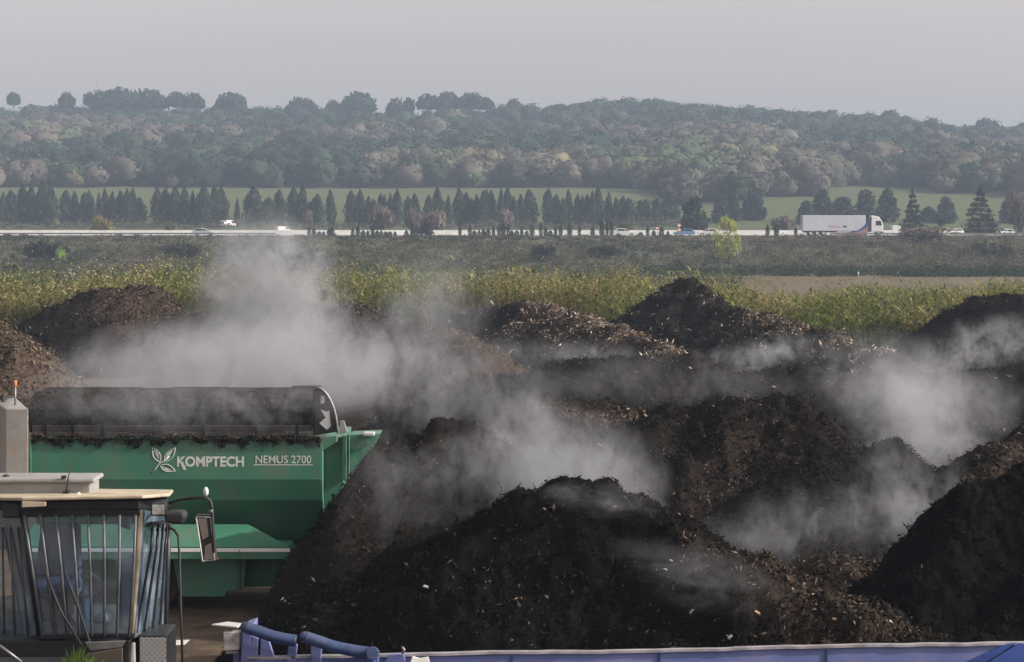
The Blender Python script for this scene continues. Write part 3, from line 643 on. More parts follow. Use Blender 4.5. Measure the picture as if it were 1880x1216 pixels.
# mast on the ridge
mx_ = X(178, 1000); mz = float(terrain(mx_, 1000)); t = thing('lattice_mast', 'thin faint mast rising from the left ridge beside the pines', 'mast', (mx_, 1000, mz))
mb = MB(); hm = Zv(149, 1000) - mz
for (a, b_) in ((-.5, -.3), (.5, -.3), (0, .5)): mb.tube([(a, b_, 0), (a * .15, b_ * .15, hm)], .09, 4)
mb.build('mast_leg', MAT['steel'], t)
mb = MB(); mb.box((-.35, -.3, hm - 6), (.35, .3, hm - 3)); mb.build('antenna', MAT['lightgrey'], t); MB().box((-.35, -.3, hm - 11), (.35, .3, hm - 9)).build('antenna', MAT['lightgrey'], t)

# row of cypresses beyond the motorway
def cyp_mesh(seed, fat):
    rng = np.random.default_rng(seed); n = 1300
    tt = rng.uniform(0, 1, n) ** .85; a = rng.uniform(0, 6.28, n)
    prof = np.sin(np.clip(tt, 0, 1) ** (.62 + .05 * (seed % 7)) * math.pi) ** .62 * (1 - (.02 + .06 * (seed % 6)) * tt) * .5 * fat + .015
    prof = prof * (1 + .22 * np.sin(a * 3 + tt * 14 + seed)) * rng.uniform(.55, 1.05, n)
    pos = np.stack([np.cos(a) * prof, np.sin(a) * prof, tt], -1)
    nr = np.stack([np.cos(a), np.sin(a), np.full(n, .35)], -1)
    sz = .030 * rng.uniform(.6, 1.4, n)
    d = rng.normal(size=(n, 3)) * .5 + nr; d /= np.linalg.norm(d, axis=1)[:, None]
    tv = np.cross(d, rng.normal(size=(n, 3)) * .3 + np.array([0, 0, 1.0])); tv /= np.linalg.norm(tv, axis=1)[:, None]; bv = np.cross(tv, d)
    s1 = sz[:, None] * np.array([[1.2, 1.2, .6]]); s2 = sz[:, None] * np.array([[2.2, 2.2, 1.6]])
    V = np.stack([pos - tv * s1, pos - bv * s2, pos + tv * s1, pos + bv * s2], 1).reshape(-1, 3)
    Fc = (np.arange(n) * 4)[:, None] + np.arange(4)[None]
    pal = np.array([[0.026, 0.038, 0.026], [0.032, 0.045, 0.030], [0.020, 0.030, 0.022], [0.038, 0.048, 0.034]])
    c = pal[rng.integers(0, 4, n)] * rng.uniform(.8, 1.25, (n, 1))
    return np_mesh('cypress_crown', V, Fc, np.repeat(c, 4, 0))
cyp = [cyp_mesh(i, 1.0) for i in range(6)] + [cyp_mesh(10 + i, 1.0) for i in range(5)]
cyp_t = trunk_mesh('cypress_trunk', .35, .02)
k_ = 640 / 1853.0
row5 = [(10, 680, 32), (65, 670, 70), (130, 640, 58), (170, 640, 50), (215, 620, 62), (265, 640, 62), None, (355, 670, 72), (395, 675, 52), (445, 680, 40), (465, 670, 40), (497, 700, 26), (527, 680, 26), (563, 660, 36), (597, 675, 36), (645, 670, 50), (672, 660, 44), (705, 660, 52), (742, 705, 62), None,
        (835, 655, 60), (875, 660, 52), (912, 670, 32), (935, 650, 62), (985, 655, 52), (1027, 670, 30), (1055, 720, 42), (1090, 650, 80), (1148, 640, 52), (1180, 650, 60), None, (1257, 710, 25), None, (1345, 650, 92), (1430, 705, 62), (1482, 665, 50), (1558, 650, 62), (1605, 640, 46), (1650, 730, 52), (1685, 690, 62), (1762, 665, 42)]
row6 = [(75, 670, 62), (125, 665, 52), (158, 700, 42), (190, 715, 50), None, (232, 685, 32), (250, 690, 28), (272, 680, 26), (293, 685, 26), (322, 660, 38), None, (377, 700, 46), (412, 685, 46), (480, 695, 52), (537, 650, 52), (590, 695, 32), None, (650, 660, 62), (680, 680, 42), (710, 710, 36), (735, 690, 38), (768, 670, 42), (790, 665, 42), (815, 670, 52), None,
        (870, 660, 32), (897, 650, 46), (940, 700, 42), (978, 690, 42), (1025, 665, 72), None, (1112, 660, 46), (1160, 690, 42), (1200, 710, 42), (1228, 665, 38), (1270, 690, 38), (1295, 695, 32), (1328, 690, 38), (1355, 670, 32), (1388, 650, 52), (1440, 680, 38), (1485, 705, 38), (1515, 700, 38), (1550, 710, 54), None, (1610, 720, 54), (1640, 715, 42), (1690, 710, 52), (1730, 720, 52)]
clumps = []; cur = []
for off_, row in ((0, row5), (620, row6)):
    for e in row + [None]:
        if e is None:
            if cur: clumps.append(cur)
            cur = []
        else: cur.append((off_ + e[0] * k_, 120 + e[1] * k_, e[2] * k_))
names = ['in the clump at the left edge', 'in the clump behind the yellow bush', 'in the clump behind the parked white van', 'right of the white van, standing alone', 'in the group left of the tall steam',
         'in the dense clump where barrier saplings begin', 'in the thin group left of the dark car', 'in the loose group behind the dark car', 'in the clump right of the brown roadside shrubs', 'in the clump at the middle of the row', 'in the long group left of the white hatchback', 'in the last group before the bushy evergreen']
ci = 0
for cl, nm in zip(clumps, names):
    heights = [c[1] for c in cl]
    for i, (u, v, w) in enumerate(cl):
        Y = 497 + 6 * ((ci * 7) % 5) / 5; x = X(u, Y); z0 = float(terrain(x, Y)) - .3; hh = Zv(v, Y) - z0; ww = w / F * Y
        adj = 'tallest' if v == min(heights) and heights.count(v) == 1 and len(cl) > 2 else ('shortest' if v == max(heights) and heights.count(v) == 1 and len(cl) > 2 else ('broad' if w > 18 else ('thin' if w < 11 else 'slender')))
        t = thing('cypress', f'{adj} dark cypress, {place_words(i, len(cl))} {nm}', 'cypress', (x, Y, z0), ci * 1.7, 'row of cypresses beyond the motorway')
        t.scale = (ww * 1.42, ww * 1.42, hh); t.rotation_euler = (.035 * math.sin(ci * 5.1), .04 * math.sin(ci * 3.3 + 1), ci * 1.7)
        link('crown', cyp[ci % 11], MAT['needle'], t); link('trunk', cyp_t, MAT['bark'], t); ci += 1
# other evergreens by the motorway
def conifer_blobs(seed, layers, r):
    q = random.Random(seed); B = []
    for k in range(layers):
        t_ = k / layers; rr = r * (1 - t_) ** .8 * q.uniform(.85, 1.1) + .12; z = 1.0 + 8.6 * t_
        for j in range(max(3, int(7 * (1 - t_)))):
            a = j * 6.28 / max(3, int(7 * (1 - t_))) + q.uniform(0, .7)
            B.append((math.cos(a) * rr * .62, math.sin(a) * rr * .62, z - rr * .12 + q.uniform(-.2, .2), rr * .48, rr * .48, .42 + .2 * (1 - t_)))
    B.append((0, 0, 9.7, .16, .16, .7)); return B
PAL_CON = [[0.018, 0.028, 0.020], [0.024, 0.034, 0.024], [0.015, 0.022, 0.017]]
con_c = [crown_mesh('conifer_crown', conifer_blobs(i, 9, r), 70, .30, PAL_CON, 400 + i, 1.0, .5, .2) for i, r in enumerate((2.9, 3.4))]
con_t = trunk_mesh('conifer_trunk', 8, .18)
bushy = crown_mesh('bushy_crown', [(0, 0, 5, 3, 3, 3.8), (-1.7, 0, 3.2, 2, 2, 2.4), (1.8, .3, 3.6, 2, 2, 2.6), (.4, 0, 8, 1.9, 1.9, 1.6), (-1.2, .3, 6.8, 1.6, 1.6, 1.6)], 420, .4, PAL_CON, 420, .9, .6, .4)
def put_tree(name, lab, cat, u, Y, vtop, w, mesh, trunk, mh, mw, group=None, mat='needle', vbase=None):
    x = X(u, Y); z0 = float(terrain(x, Y)) - .1 if vbase is None else Zv(vbase, Y); hh = Zv(vtop, Y) - z0
    t = thing(name, lab, cat, (x, Y, z0), u * .37, group); t.scale = (w / F * Y / mw, w / F * Y / mw, hh / mh)
    link('crown', mesh, MAT[mat], t); link('trunk', trunk, MAT['bark'], t); return t
put_tree('bushy_evergreen', 'bushy dark evergreen right of the road signs', 'tree', 1273, 415, 363, 54, bushy, con_t, 9.4, 7.2)
put_tree('spruce_tree', 'dark pointed spruce right of the white lorry', 'tree', 1675, 415, 346, 52, con_c[0], con_t, 10.3, 6.2)
put_tree('spruce_tree', 'largest dark spruce, near the right edge', 'tree', 1800, 415, 341, 80, con_c[1], con_t, 10.3, 7.0)
flat = crown_mesh('flat_crown', [(0, 0, 3.4, 2.6, 2.2, .7), (-1.5, 0, 3.1, 1.4, 1.4, .55), (1.5, 0, 3.2, 1.5, 1.4, .6), (0, 0, 2.4, 1.4, 1.2, .6)], 160, .2, PAL_CON, 430, .9, .6, .3)
put_tree('clipped_evergreen', 'flat-topped dark evergreen behind the lorry cab', 'tree', 1605, 412, 393, 50, flat, con_t, 4.1, 6.4)
put_tree('clipped_evergreen', 'flat-topped dark evergreen between the two spruces', 'tree', 1728, 412, 399, 36, flat, con_t, 4.1, 6.4)
tallc = [crown_mesh('tall_crown', [(0, 0, 3.6, 2.4, 2.2, 3.9), (-1.4, 0, 2.2, 1.5, 1.5, 2.4), (1.4, .3, 2.4, 1.5, 1.5, 2.6), (.2, 0, 7.6, 1.2, 1.2, 2.2), (-.6, 0, 6, 1.4, 1.3, 2.2), (.9, .2, 5.4, 1.3, 1.3, 2.0)], 260, .40, [[0.030, 0.044, 0.034], [0.036, 0.050, 0.040]], 440 + i, .8, .7, .4) for i in range(2)]
for i, (u, v, w, lab) in enumerate((
    (1322, 352, 40, 'tall blue-green evergreen behind the yellow willow, left of a pair'), (1347, 350, 36, 'tall blue-green evergreen behind the yellow willow, right of a pair'),
    (1383, 352, 44, 'broad blue-green evergreen right of the yellow willow'), (1482, 368, 52, 'shorter blue-green evergreen above the rear of the lorry trailer'),
    (1508, 345, 58, 'tall blue-green evergreen above the left half of the lorry trailer'), (1547, 360, 62, 'blue-green evergreen above the middle of the lorry trailer'),
    (1590, 346, 60, 'tall blue-green evergreen above the front of the lorry trailer'), (1628, 344, 46, 'tall blue-green evergreen just right of the lorry cab'),
    (1232, 348, 36, 'tall blue-green evergreen just left of the bushy dark one'), (1738, 360, 44, 'blue-green evergreen between the two dark spruces'), (1705, 378, 40, 'short blue-green evergreen just right of the left spruce'), (1383, 350, 50, 'tallest blue-green evergreen right of the yellow willow'), (1860, 352, 56, 'blue-green evergreen behind the pinkish shrub at the right edge'))):
    put_tree('evergreen_tree', lab, 'tree', u, 505 + i % 3 * 4, v, w, tallc[i % 2], con_t, 9.8, 5.4, 'blue-green evergreens beyond the motorway')
# small cypress saplings along the barrier
sap5 = [1643, 1668, 1697, 1720, 1748, 1765]
sap6 = [(80, 865), (107, 855), (135, 880), (160, 880), (185, 850), (210, 880), (232, 880), (255, 885), (277, 885), (305, 885), (365, 878), (398, 840), (447, 830), (470, 815), (492, 840), None, (650, 825), (703, 850), (727, 880), (752, 878), (775, 872), (800, 872), (828, 852), (857, 850), (880, 845), (907, 845), (925, 880), (952, 880), (978, 860), (1005, 880), (1033, 850), (1080, 838), (1105, 862), (1130, 880), (1158, 862), (1185, 848), (1233, 840), (1285, 855), (1355, 862), (1405, 832), (1432, 832), (1455, 830), None, (1610, 888), (1648, 856), (1680, 880), (1722, 862), (1755, 882)]
groups_ = [[(x * k_, 120 + y * k_) for x, y in zip(sap5, (862, 868, 885, 885, 868, 862))] + [], [], [], [(1240 + 490 * k_, 120 + 850 * k_), (1240 + 537 * k_, 120 + 850 * k_), (1240 + 640 * k_, 120 + 862 * k_)]]
gsel = [[], [], []]; gi = 0
for e in sap6:
    if e is None: gi += 1
    else: gsel[gi].append((620 + e[0] * k_, 120 + e[1] * k_))
sgroups = [(groups_[0], 'of the leftmost six'), (gsel[0], 'in the row by the dark car'), (gsel[1], 'in the long row before the white hatchback'), (gsel[2], 'in the row before the road signs'), (groups_[3], 'between the yellow willow and the lorry')]
si = 0
for gl, nm in sgroups:
    for i, (u, v) in enumerate(gl):
        n_ = len(gl)
        w_ = place_words(i, n_) if i < n_ / 2 or n_ <= 7 else (ORD[n_ - 1 - i] + ' from right' if i < n_ - 1 else 'rightmost')
        Y = 370.6; x = X(u, Y); z0 = float(terrain(x, Y)) - .05; hh = Zv(v, Y) - z0
        t = thing('cypress_sapling', f'small dark cypress sapling, {w_} {nm}', 'sapling', (x, Y, z0), si * 2.1, 'cypress saplings along the motorway edge')
        t.scale = (.75 + .2 * (si % 3), .75 + .2 * (si % 3), hh * 1.05); link('crown', cyp[si % 6], MAT['needle'], t); link('trunk', cyp_t, MAT['bark'], t); si += 1
# roadside bushes and shrubs
def bush_blobs(seed, n=7):
    q = random.Random(seed); return [(q.uniform(-1, 1) * .62, q.uniform(-1, 1) * .5, q.uniform(.3, .62), q.uniform(.3, .46), .4, q.uniform(.25, .38)) for _ in range(n)] + [(0, 0, .5, .62, .5, .46)]
bstem = trunk_mesh('bush_stem', .5, .03, [(.15, .5, .4, .4), (.15, 2.6, .4, .4), (.2, 4.4, .35, .4)])
bush_m = {k: [crown_mesh('bush_crown', bush_blobs(i + o), 120, .10, p, 450 + i + o, 1.3, .6, .2) for i in range(2)] for o, (k, p) in enumerate((
    ('y', [[0.19, 0.165, 0.05], [0.16, 0.14, 0.045], [0.22, 0.19, 0.07]]), ('d', [[0.030, 0.036, 0.024], [0.04, 0.045, 0.03]]), ('g', [[0.17, 0.27, 0.06], [0.14, 0.23, 0.05]]),
    ('r', [[0.15, 0.122, 0.108], [0.125, 0.105, 0.09], [0.175, 0.145, 0.12]]), ('o', [[0.10, 0.10, 0.055], [0.085, 0.09, 0.05]])))}
bushes = [(187, 410, 392, 428, 50, 'y', 'yellow_bush', 'round yellow-olive bush in front of the left cypresses'), (308, 405, 402, 430, 24, 'o', 'bush', 'small olive bush right of the round yellow one'),
 (112, 312, 449, 482, 28, 'g', 'bright_shrub', 'bright green young shrub on the bank at left'), (82, 318, 434, 478, 90, 'd', 'dark_shrub', 'dark dense shrub behind the bright green one'),
 (700, 430, 372, 425, 60, 'r', 'bare_shrub', 'bare reddish shrub in front of cypresses, left of the dark car'), (800, 425, 380, 430, 66, 'r', 'bare_shrub', 'largest bare reddish brown shrub, right of the dark car'),
 (760, 432, 375, 425, 40, 'r', 'bare_shrub', 'bare reddish shrub right behind the dark car'), (928, 430, 378, 425, 42, 'r', 'bare_shrub', 'bare pinkish shrub at the middle of the cypress row'),
 (1150, 408, 404, 432, 38, 'o', 'bush', 'olive bush behind the white hatchback'), (565, 425, 380, 420, 26, 'r', 'bare_shrub', 'small bare shrub left of the barrier saplings'),
 (1440, 425, 392, 425, 50, 'r', 'bare_shrub', 'low bare shrub in the gap left of the lorry'), (1700, 350, 412, 480, 130, 'r', 'bare_shrub', 'large pale brown bare thicket on the bank right of the lorry'),
 (1600, 345, 440, 485, 110, 'r', 'bare_shrub', 'low brown thicket on the bank below the lorry cab'), (1870, 410, 345, 430, 60, 'r', 'bare_shrub', 'tall pinkish bare shrub at the right edge by the road'),
 (1560, 350, 436, 470, 80, 'o', 'bush', 'grey green bush on the bank below the lorry trailer'), (1830, 320, 435, 500, 90, 'o', 'bush', 'olive green bush on the bank near the right edge'),
 (1000, 318, 446, 485, 70, 'd', 'dark_shrub', 'dark low shrub on the bank in the middle'), (1110, 322, 444, 482, 60, 'd', 'dark_shrub', 'dark low shrub on the bank above the tallest far windrow'),
 (330, 322, 446, 480, 100, 'd', 'dark_shrub', 'dark spreading shrub on the bank below the silver car'), (690, 300, 488, 505, 26, 'd', 'dark_shrub', 'tiny dark shrub behind the reeds, left of the middle'),
 (20, 285, 484, 506, 60, 'd', 'dark_shrub', 'dark low shrub at the left edge behind the reeds'), (1240, 295, 478, 506, 50, 'd', 'dark_shrub', 'dark clump just above the tallest windrow peak')]
for i, (u, Y, vt, vb, w, k, nm, lab) in enumerate(bushes):
    put_tree(nm, lab, 'shrub', u, Y, vt, w, bush_m[k][i % 2], bstem, 1.0, 2.05, None, 'leaf')
will = crown_mesh('willow_crown', [(0, 0, .62, .5, .5, .34), (-.4, 0, .42, .34, .34, .3), (.4, .1, .45, .34, .34, .34), (-.15, 0, .25, .4, .4, .2), (.25, 0, .2, .34, .34, .18), (.1, 0, .85, .3, .3, .14), (-.3, 0, .75, .25, .25, .15)], 150, .07,
                 [[0.32, 0.34, 0.085], [0.26, 0.29, 0.07], [0.36, 0.36, 0.11]], 480, 1.2, .35, .2)
put_tree('willow_tree', 'yellow-green willow in fresh leaf in front of the road, left of the lorry', 'tree', 1333, 318, 396, 66, will, bstem, .98, 1.7, None, 'leaf')

# scrub on the bank, hedge, reeds: stuff nobody could count
def scatter_scrub(name, label, cat, n, fx, size, pal, blob, seed, flat=1.0, asp=.6, mat='leaf'):
    rng = np.random.default_rng(seed); VV, FF, CC = [], [], []; off = 0
    x, y, hh, rr = fx(rng, n); z = terrain(x, y)
    m_ = blob
    for i in range(n):
        d = rng.normal(size=(m_, 3)); d[:, 2] = np.abs(d[:, 2]); d /= np.linalg.norm(d, axis=1)[:, None]
        pos = np.array([x[i], y[i], z[i]]) + d * rng.uniform(.4, 1, (m_, 1)) * np.array([rr[i], rr[i], hh[i]])
        v, f = quads(rng, pos, size * rng.uniform(.6, 1.4, m_), d, asp, flat)
        pi = pal[int(vnoise(np.array(x[i] / 14), np.array(y[i] / 8), seed) * len(pal) * .999)]
        c = np.array(pi) * rng.uniform(.8, 1.2, (m_, 1)) * rng.uniform(.8, 1.2)
        VV.append(v); FF.append(f + off); off += len(v); CC.append(np.repeat(c, 4, 0))
    o = link(name, np_mesh(name, np.concatenate(VV), np.concatenate(FF), np.concatenate(CC)), MAT[mat]); return tag(o, label, cat, kind='stuff')
def fx_bank(r, n):
    y = r.uniform(293, 362, n); x = X(r.uniform(-180, 2060, n), y); h = r.uniform(.6, 2.0, n) * np.where(y > 340, .45, 1); return x, y, h, r.uniform(.8, 2.2, n)
scatter_scrub('bank_scrub', 'low grey green and brown scrub covering the motorway bank', 'scrub', 2600, fx_bank, .20, [[0.052, 0.058, 0.03], [0.075, 0.066, 0.042], [0.04, 0.045, 0.026], [0.095, 0.08, 0.058], [0.06, 0.072, 0.03]], 40, 501)
def fx_thick(r, n):
    u = r.uniform(1360, 2060, n); y = r.uniform(298, 358, n); return X(u, y), y, r.uniform(.9, 2.4, n) * np.where(y > 340, .6, 1), r.uniform(1.0, 2.4, n)
scatter_scrub('bare_thicket', 'pale brown leafless thicket on the right part of the bank', 'scrub', 520, fx_thick, .16, [[0.13, 0.112, 0.088], [0.11, 0.098, 0.075], [0.15, 0.125, 0.10], [0.085, 0.088, 0.055]], 60, 506, 1.5, .3)
def fx_fgrass(r, n):
    u = r.uniform(1180, 2060, n); y = r.uniform(135, 266, n); k = vnoise(u / 40, y / 12, 9) > .42; u, y = np.where(k, u, u * .3 + 800), y; return X(u, y), y, r.uniform(.25, .95, n), r.uniform(.4, 1.2, n)
scatter_scrub('field_grass', 'dry pale grass tufts over the brown field on the right', 'grass', 1500, fx_fgrass, .10, [[0.15, 0.13, 0.065], [0.10, 0.11, 0.045], [0.17, 0.14, 0.085], [0.08, 0.095, 0.04]], 22, 507, 1.5, .25)
def fx_hedge(r, n):
    u = r.uniform(1180, 2060, n); y = r.uniform(268, 282, n); return X(u, y), y, r.uniform(1.0, 1.9, n), r.uniform(1.2, 2.4, n)
scatter_scrub('hedge', 'long dark green hedge at the foot of the bank on the right', 'hedge', 260, fx_hedge, .18, [[0.026, 0.04, 0.022], [0.035, 0.05, 0.028]], 70, 502)
def fx_verge(r, n):
    u = r.uniform(-180, 2060, n); y = r.uniform(402, 424, n); return X(u, y), y, r.uniform(.4, 1.3, n), r.uniform(.8, 2.2, n)
scatter_scrub('verge_scrub', 'low green and brown growth along the far side of the motorway', 'scrub', 700, fx_verge, .25, [[0.07, 0.085, 0.04], [0.09, 0.085, 0.055], [0.06, 0.065, 0.045]], 28, 503)
def fx_under(r, n):
    u = r.uniform(-180, 1250, n); y = r.uniform(478, 496, n); return X(u, y), y, r.uniform(.8, 2.8, n) * (.4 + vnoise(u / 60, u * 0, 4)), r.uniform(1.2, 3.0, n)
scatter_scrub('understory', 'brownish undergrowth at the feet of the cypress row', 'scrub', 420, fx_under, .3, [[0.07, 0.075, 0.045], [0.10, 0.085, 0.07], [0.085, 0.09, 0.05]], 30, 505)
def fx_wet(r, n):
    u = r.uniform(-180, 1350, n); y = r.uniform(180, 292, n); return X(u, y), y, r.uniform(.5, 1.6, n), r.uniform(1, 2.6, n)
scatter_scrub('field_scrub', 'dull green rough growth between the reeds and the bank', 'scrub', 900, fx_wet, .18, [[0.06, 0.075, 0.035], [0.085, 0.095, 0.04], [0.045, 0.055, 0.03], [0.10, 0.10, 0.045]], 34, 504)
# reeds
rng = np.random.default_rng(77); N = 34000
ur = rng.uniform(-140, 2020, N); yr = rng.uniform(107, 128, N); xr = X(ur, yr)
clump = vnoise(xr / 1.6, yr / 2.2, 60); keep = rng.uniform(0, 1, N) < (0.25 + 0.9 * clump); ur, yr, xr, clump = ur[keep], yr[keep], xr[keep], clump[keep]; N = len(ur)
top = interp(ur, [-140, 0, 300, 600, 880, 1100, 1250, 1330, 1450, 1640, 1880], [4.6, 4.7, 5.0, 4.9, 4.8, 4.8, 4.5, 3.5, 3.3, 3.4, 3.7])
hr = top * (.62 + .38 * vnoise(xr / 2.5, yr / 3, 61)) * rng.uniform(.72, 1.10, N) * np.where(rng.uniform(0, 1, N) < .05, 1.22, 1.0)
dry = np.clip(vnoise(xr / 3.0, yr / 4, 62) * 1.3 - .35 + rng.normal(0, .18, N), 0, 1)
zr0 = terrain(xr, yr); VV, FF, CC = [], [], []; off = 0
lean = rng.normal(0, .10, (N, 2)) + np.array([[-.05, 0]])
g1 = np.array([0.165, 0.185, 0.045]); g2 = np.array([0.30, 0.24, 0.11]); g3 = np.array([0.055, 0.08, 0.022])
base_c = (g1[None] * (1 - dry[:, None]) + g2[None] * dry[:, None]) * rng.uniform(.65, 1.3, (N, 1))
base_c = np.where(rng.uniform(0, 1, (N, 1)) < .3, g3[None] * rng.uniform(.7, 1.3, (N, 1)), base_c)
b0 = np.stack([xr, yr, zr0 - .05], -1); tp = b0 + np.stack([lean[:, 0] * hr, lean[:, 1] * hr, hr], -1)
w_ = .022; ax = np.array([w_, 0, 0]); ay = np.array([0, w_, 0])
V = np.stack([b0 - ax - ay * .5, b0 + ax - ay * .5, b0 + ay, tp], 1).reshape(-1, 3)
T4 = np.array([[0, 1, 3], [1, 2, 3], [2, 0, 3]]); Ff = (T4[None] + (np.arange(N) * 4)[:, None, None]).reshape(-1, 3)
VV.append(V); FF.append(Ff); CC.append(np.repeat(base_c * .85, 4, 0)); off = len(V)
for j in range(6):     # long leaves bending off the stem
    t_ = rng.uniform(.25, .98, N); p = b0 + (tp - b0) * t_[:, None]; a = rng.uniform(0, 6.28, N); L = rng.uniform(.35, .85, N)
    dv = np.stack([np.cos(a) * L, np.sin(a) * L, rng.uniform(-.15, .7, N) * L], -1); sd = np.stack([-np.sin(a), np.cos(a), np.zeros(N)], -1) * rng.uniform(.03, .07, (N, 1))
    md = p + dv * .5 + np.array([0, 0, .12]); V = np.stack([p, md - sd, p + dv, md + sd], 1).reshape(-1, 3)
    VV.append(V); FF.append((np.arange(N) * 4)[:, None] + np.arange(4)[None] + off); off += len(V); CC.append(np.repeat(base_c * rng.uniform(.75, 1.25, (N, 1)), 4, 0))
pl = np.nonzero(rng.uniform(0, 1, N) < .16)[0]   # pale seed heads
v, f = slivers(rng, tp[pl], np.stack([rng.uniform(.28, .55, len(pl)), rng.uniform(.06, .12, len(pl)), rng.uniform(.06, .12, len(pl))], -1),
               np.repeat(np.array([[[0.1, 1, 0], [0, 0.1, 1], [1, 0, 0.1]]]), len(pl), 0).transpose(0, 2, 1))
F3 = [FF[0], f + off]; VV.append(v); CC.append(np.repeat(np.array([[0.34, 0.30, 0.20]]) * rng.uniform(.7, 1.4, (len(pl), 1)), 6, 0))
me = np_mesh('reeds', np.concatenate(VV), [np.concatenate(F3), np.concatenate(FF[1:])], np.concatenate(CC))
tag(link('reeds', me, MAT['reed']), 'tall yellow green reed bed behind the far heaps', 'reeds', kind='stuff')

# ------------------------------------------------------------------ motorway furniture and vehicles
t = thing('road_barrier', 'long pale concrete barrier gleaming along the far edge of the motorway', 'barrier', (0, 400.3, 5.0))
mb = MB(); mb.prism([(-.3, 0), (.3, 0), (.12, 1.3), (-.12, 1.3)], 0, -160, 92)
for v in mb.bm.verts: v.co = Vector((v.co.x, v.co.y, v.co.z))
mb.build('wall', MAT['concrete'], t)
mb = MB(); mb.prism([(-.3, 0), (.3, 0), (.12, .55), (-.12, .55)], 0, 92, 160); mb.build('low_wall', MAT['grey'], t)
def rail(x0, x1, lab):
    t = thing('guard_rail', lab, 'guard rail', (x0, 371.0, 5.15)); L = x1 - x0
    MB().prism([(-.03, .42), (.04, .48), (-.03, .55), (.04, .62), (-.03, .70), (-.06, .70), (-.06, .42)], 0, 0, L).build('rail', MAT['steel'], t)
    q = MB()
    for k in range(int(L / 4)): q.box((k * 4, .0, -.3), (k * 4 + .12, .1, .62))
    o = q.build('post', MAT['steel'], t); o['kind'] = 'stuff'
rail(-108, -46, 'dull steel guard rail along the near road edge on the left'); rail(62, 125, 'dull steel guard rail along the near road edge below the lorry')

def wheel(parent, x, y, z, r, w):
    q = MB(); q.tube([(x, y - w / 2, z), (x, y + w / 2, z)], r, 18); o = q.build('wheel', MAT['rubber'], parent, bevel=.03)
    q = MB(); q.tube([(x, y - w / 2 - .012, z), (x, y + w / 2 + .012, z)], r * .62, 14); q.build('rim', MAT['silver'], o); return o
def car(lab, u, Y, ztop_off, paint, face, van=False, rz=0.0, L=4.3, hgt=1.48, cat='car'):
    x = X(u, Y); z = max(float(terrain(x, Y)), 5.26 if 371 < Y < 400 else -9) + ztop_off
    t = thing('parked_van' if van else 'passing_car', lab, cat, (x, Y, z), (math.pi if face < 0 else 0) + rz, 'cars on the motorway')
    h = hgt
    if van: prof = [(-.5, .26), (-.5, .95), (-.47, 1.0), (.22, .99), (.36, .58), (.49, .50), (.5, .26)]
    else: prof = [(-.5, .22), (-.5, .60), (-.44, .70), (-.36, .96), (-.12, 1.0), (.06, .97), (.24, .66), (.44, .55), (.5, .42), (.5, .22)]
    pr = [(a * L, b_ * h) for a, b_ in prof]
    bd = MB().prism(pr, 1, -.86, .86).build('body', MAT[paint], t, bevel=.09, seg=3)
    if van: wins = [[(.20, .94), (.335, .62), (.08, .62), (.08, .94)]]
    else: wins = [[(-.33, .93), (-.02, .95), (-.02, .68), (-.385, .68)], [(.01, .95), (.06, .94), (.215, .68), (.01, .68)]]
    for wv in wins:
        q = MB()
        for s in (-1, 1): q.prism([(a * L, b_ * h) for a, b_ in wv], 1, s * .865, s * .872)
        q.build('side_window', MAT['carglass'], t)
    q = MB(); a, b_ = (.245, .66) if not van else (.365, .60); c, d = (.075, .955) if not van else (.235, .965)
    q.slab([(a * L, -.72, b_ * h), (a * L, .72, b_ * h), (c * L, .66, d * h), (c * L, -.66, d * h)], (.02, 0, .015)); q.build('windscreen', MAT['carglass'], t)
    for sx in (-.31, .31):
        for sy in (-1, 1): wheel(t, sx * L, sy * .80, .31, .31, .2)
    for sy in (-1, 1):
        q = MB(); q.box((.478 * L, sy * .62 - .17, .44 * h), (.503 * L, sy * .62 + .17, .52 * h)); q.build('headlight', MAT['lens'], t, bevel=.02)
        q = MB(); q.box((-.505 * L, sy * .70 - .12, .50 * h), (-.495 * L, sy * .70 + .12, .62 * h)); q.build('tail_light', MAT['red'], t)
    return t
car('silver hatchback driving on the motorway, left of the tall steam plume', 374, 383, 0, 'silver', 1)
car('white van parked slanting up on the verge among the left cypresses', 419, 488, 0, 'white', 1, True, .8, 3.9, 1.8, 'van')
car('white car on the far carriageway directly above the tall steam plume', 520, 450, .1, 'white', 1, True, .5, 3.4, 1.6)
car('dark car on the motorway behind the dark saplings', 776, 383, 0, 'darkcar', 1, False, 0, 4.6, 1.45)
car('white hatchback on the motorway left of the road signs', 1147, 379, -.05, 'white', 1)
car('blue and white car just right of the road signs', 1256, 383, -.1, 'bluecar', -1)
car('white car half hidden behind the yellow willow', 1300, 385, -.1, 'white', -1)
car('small white van far behind the lorry, beside the left spruce', 1649, 420, 1.0, 'white', 1, True, .2, 3.4, 1.9, 'van')
car('white car between the two dark spruces', 1752, 425, .7, 'white', -1, False, .3, 3.9, 1.5)
car('white car at the right of the largest spruce', 1846, 425, .6, 'white', -1, False, .2, 4.0, 1.5)

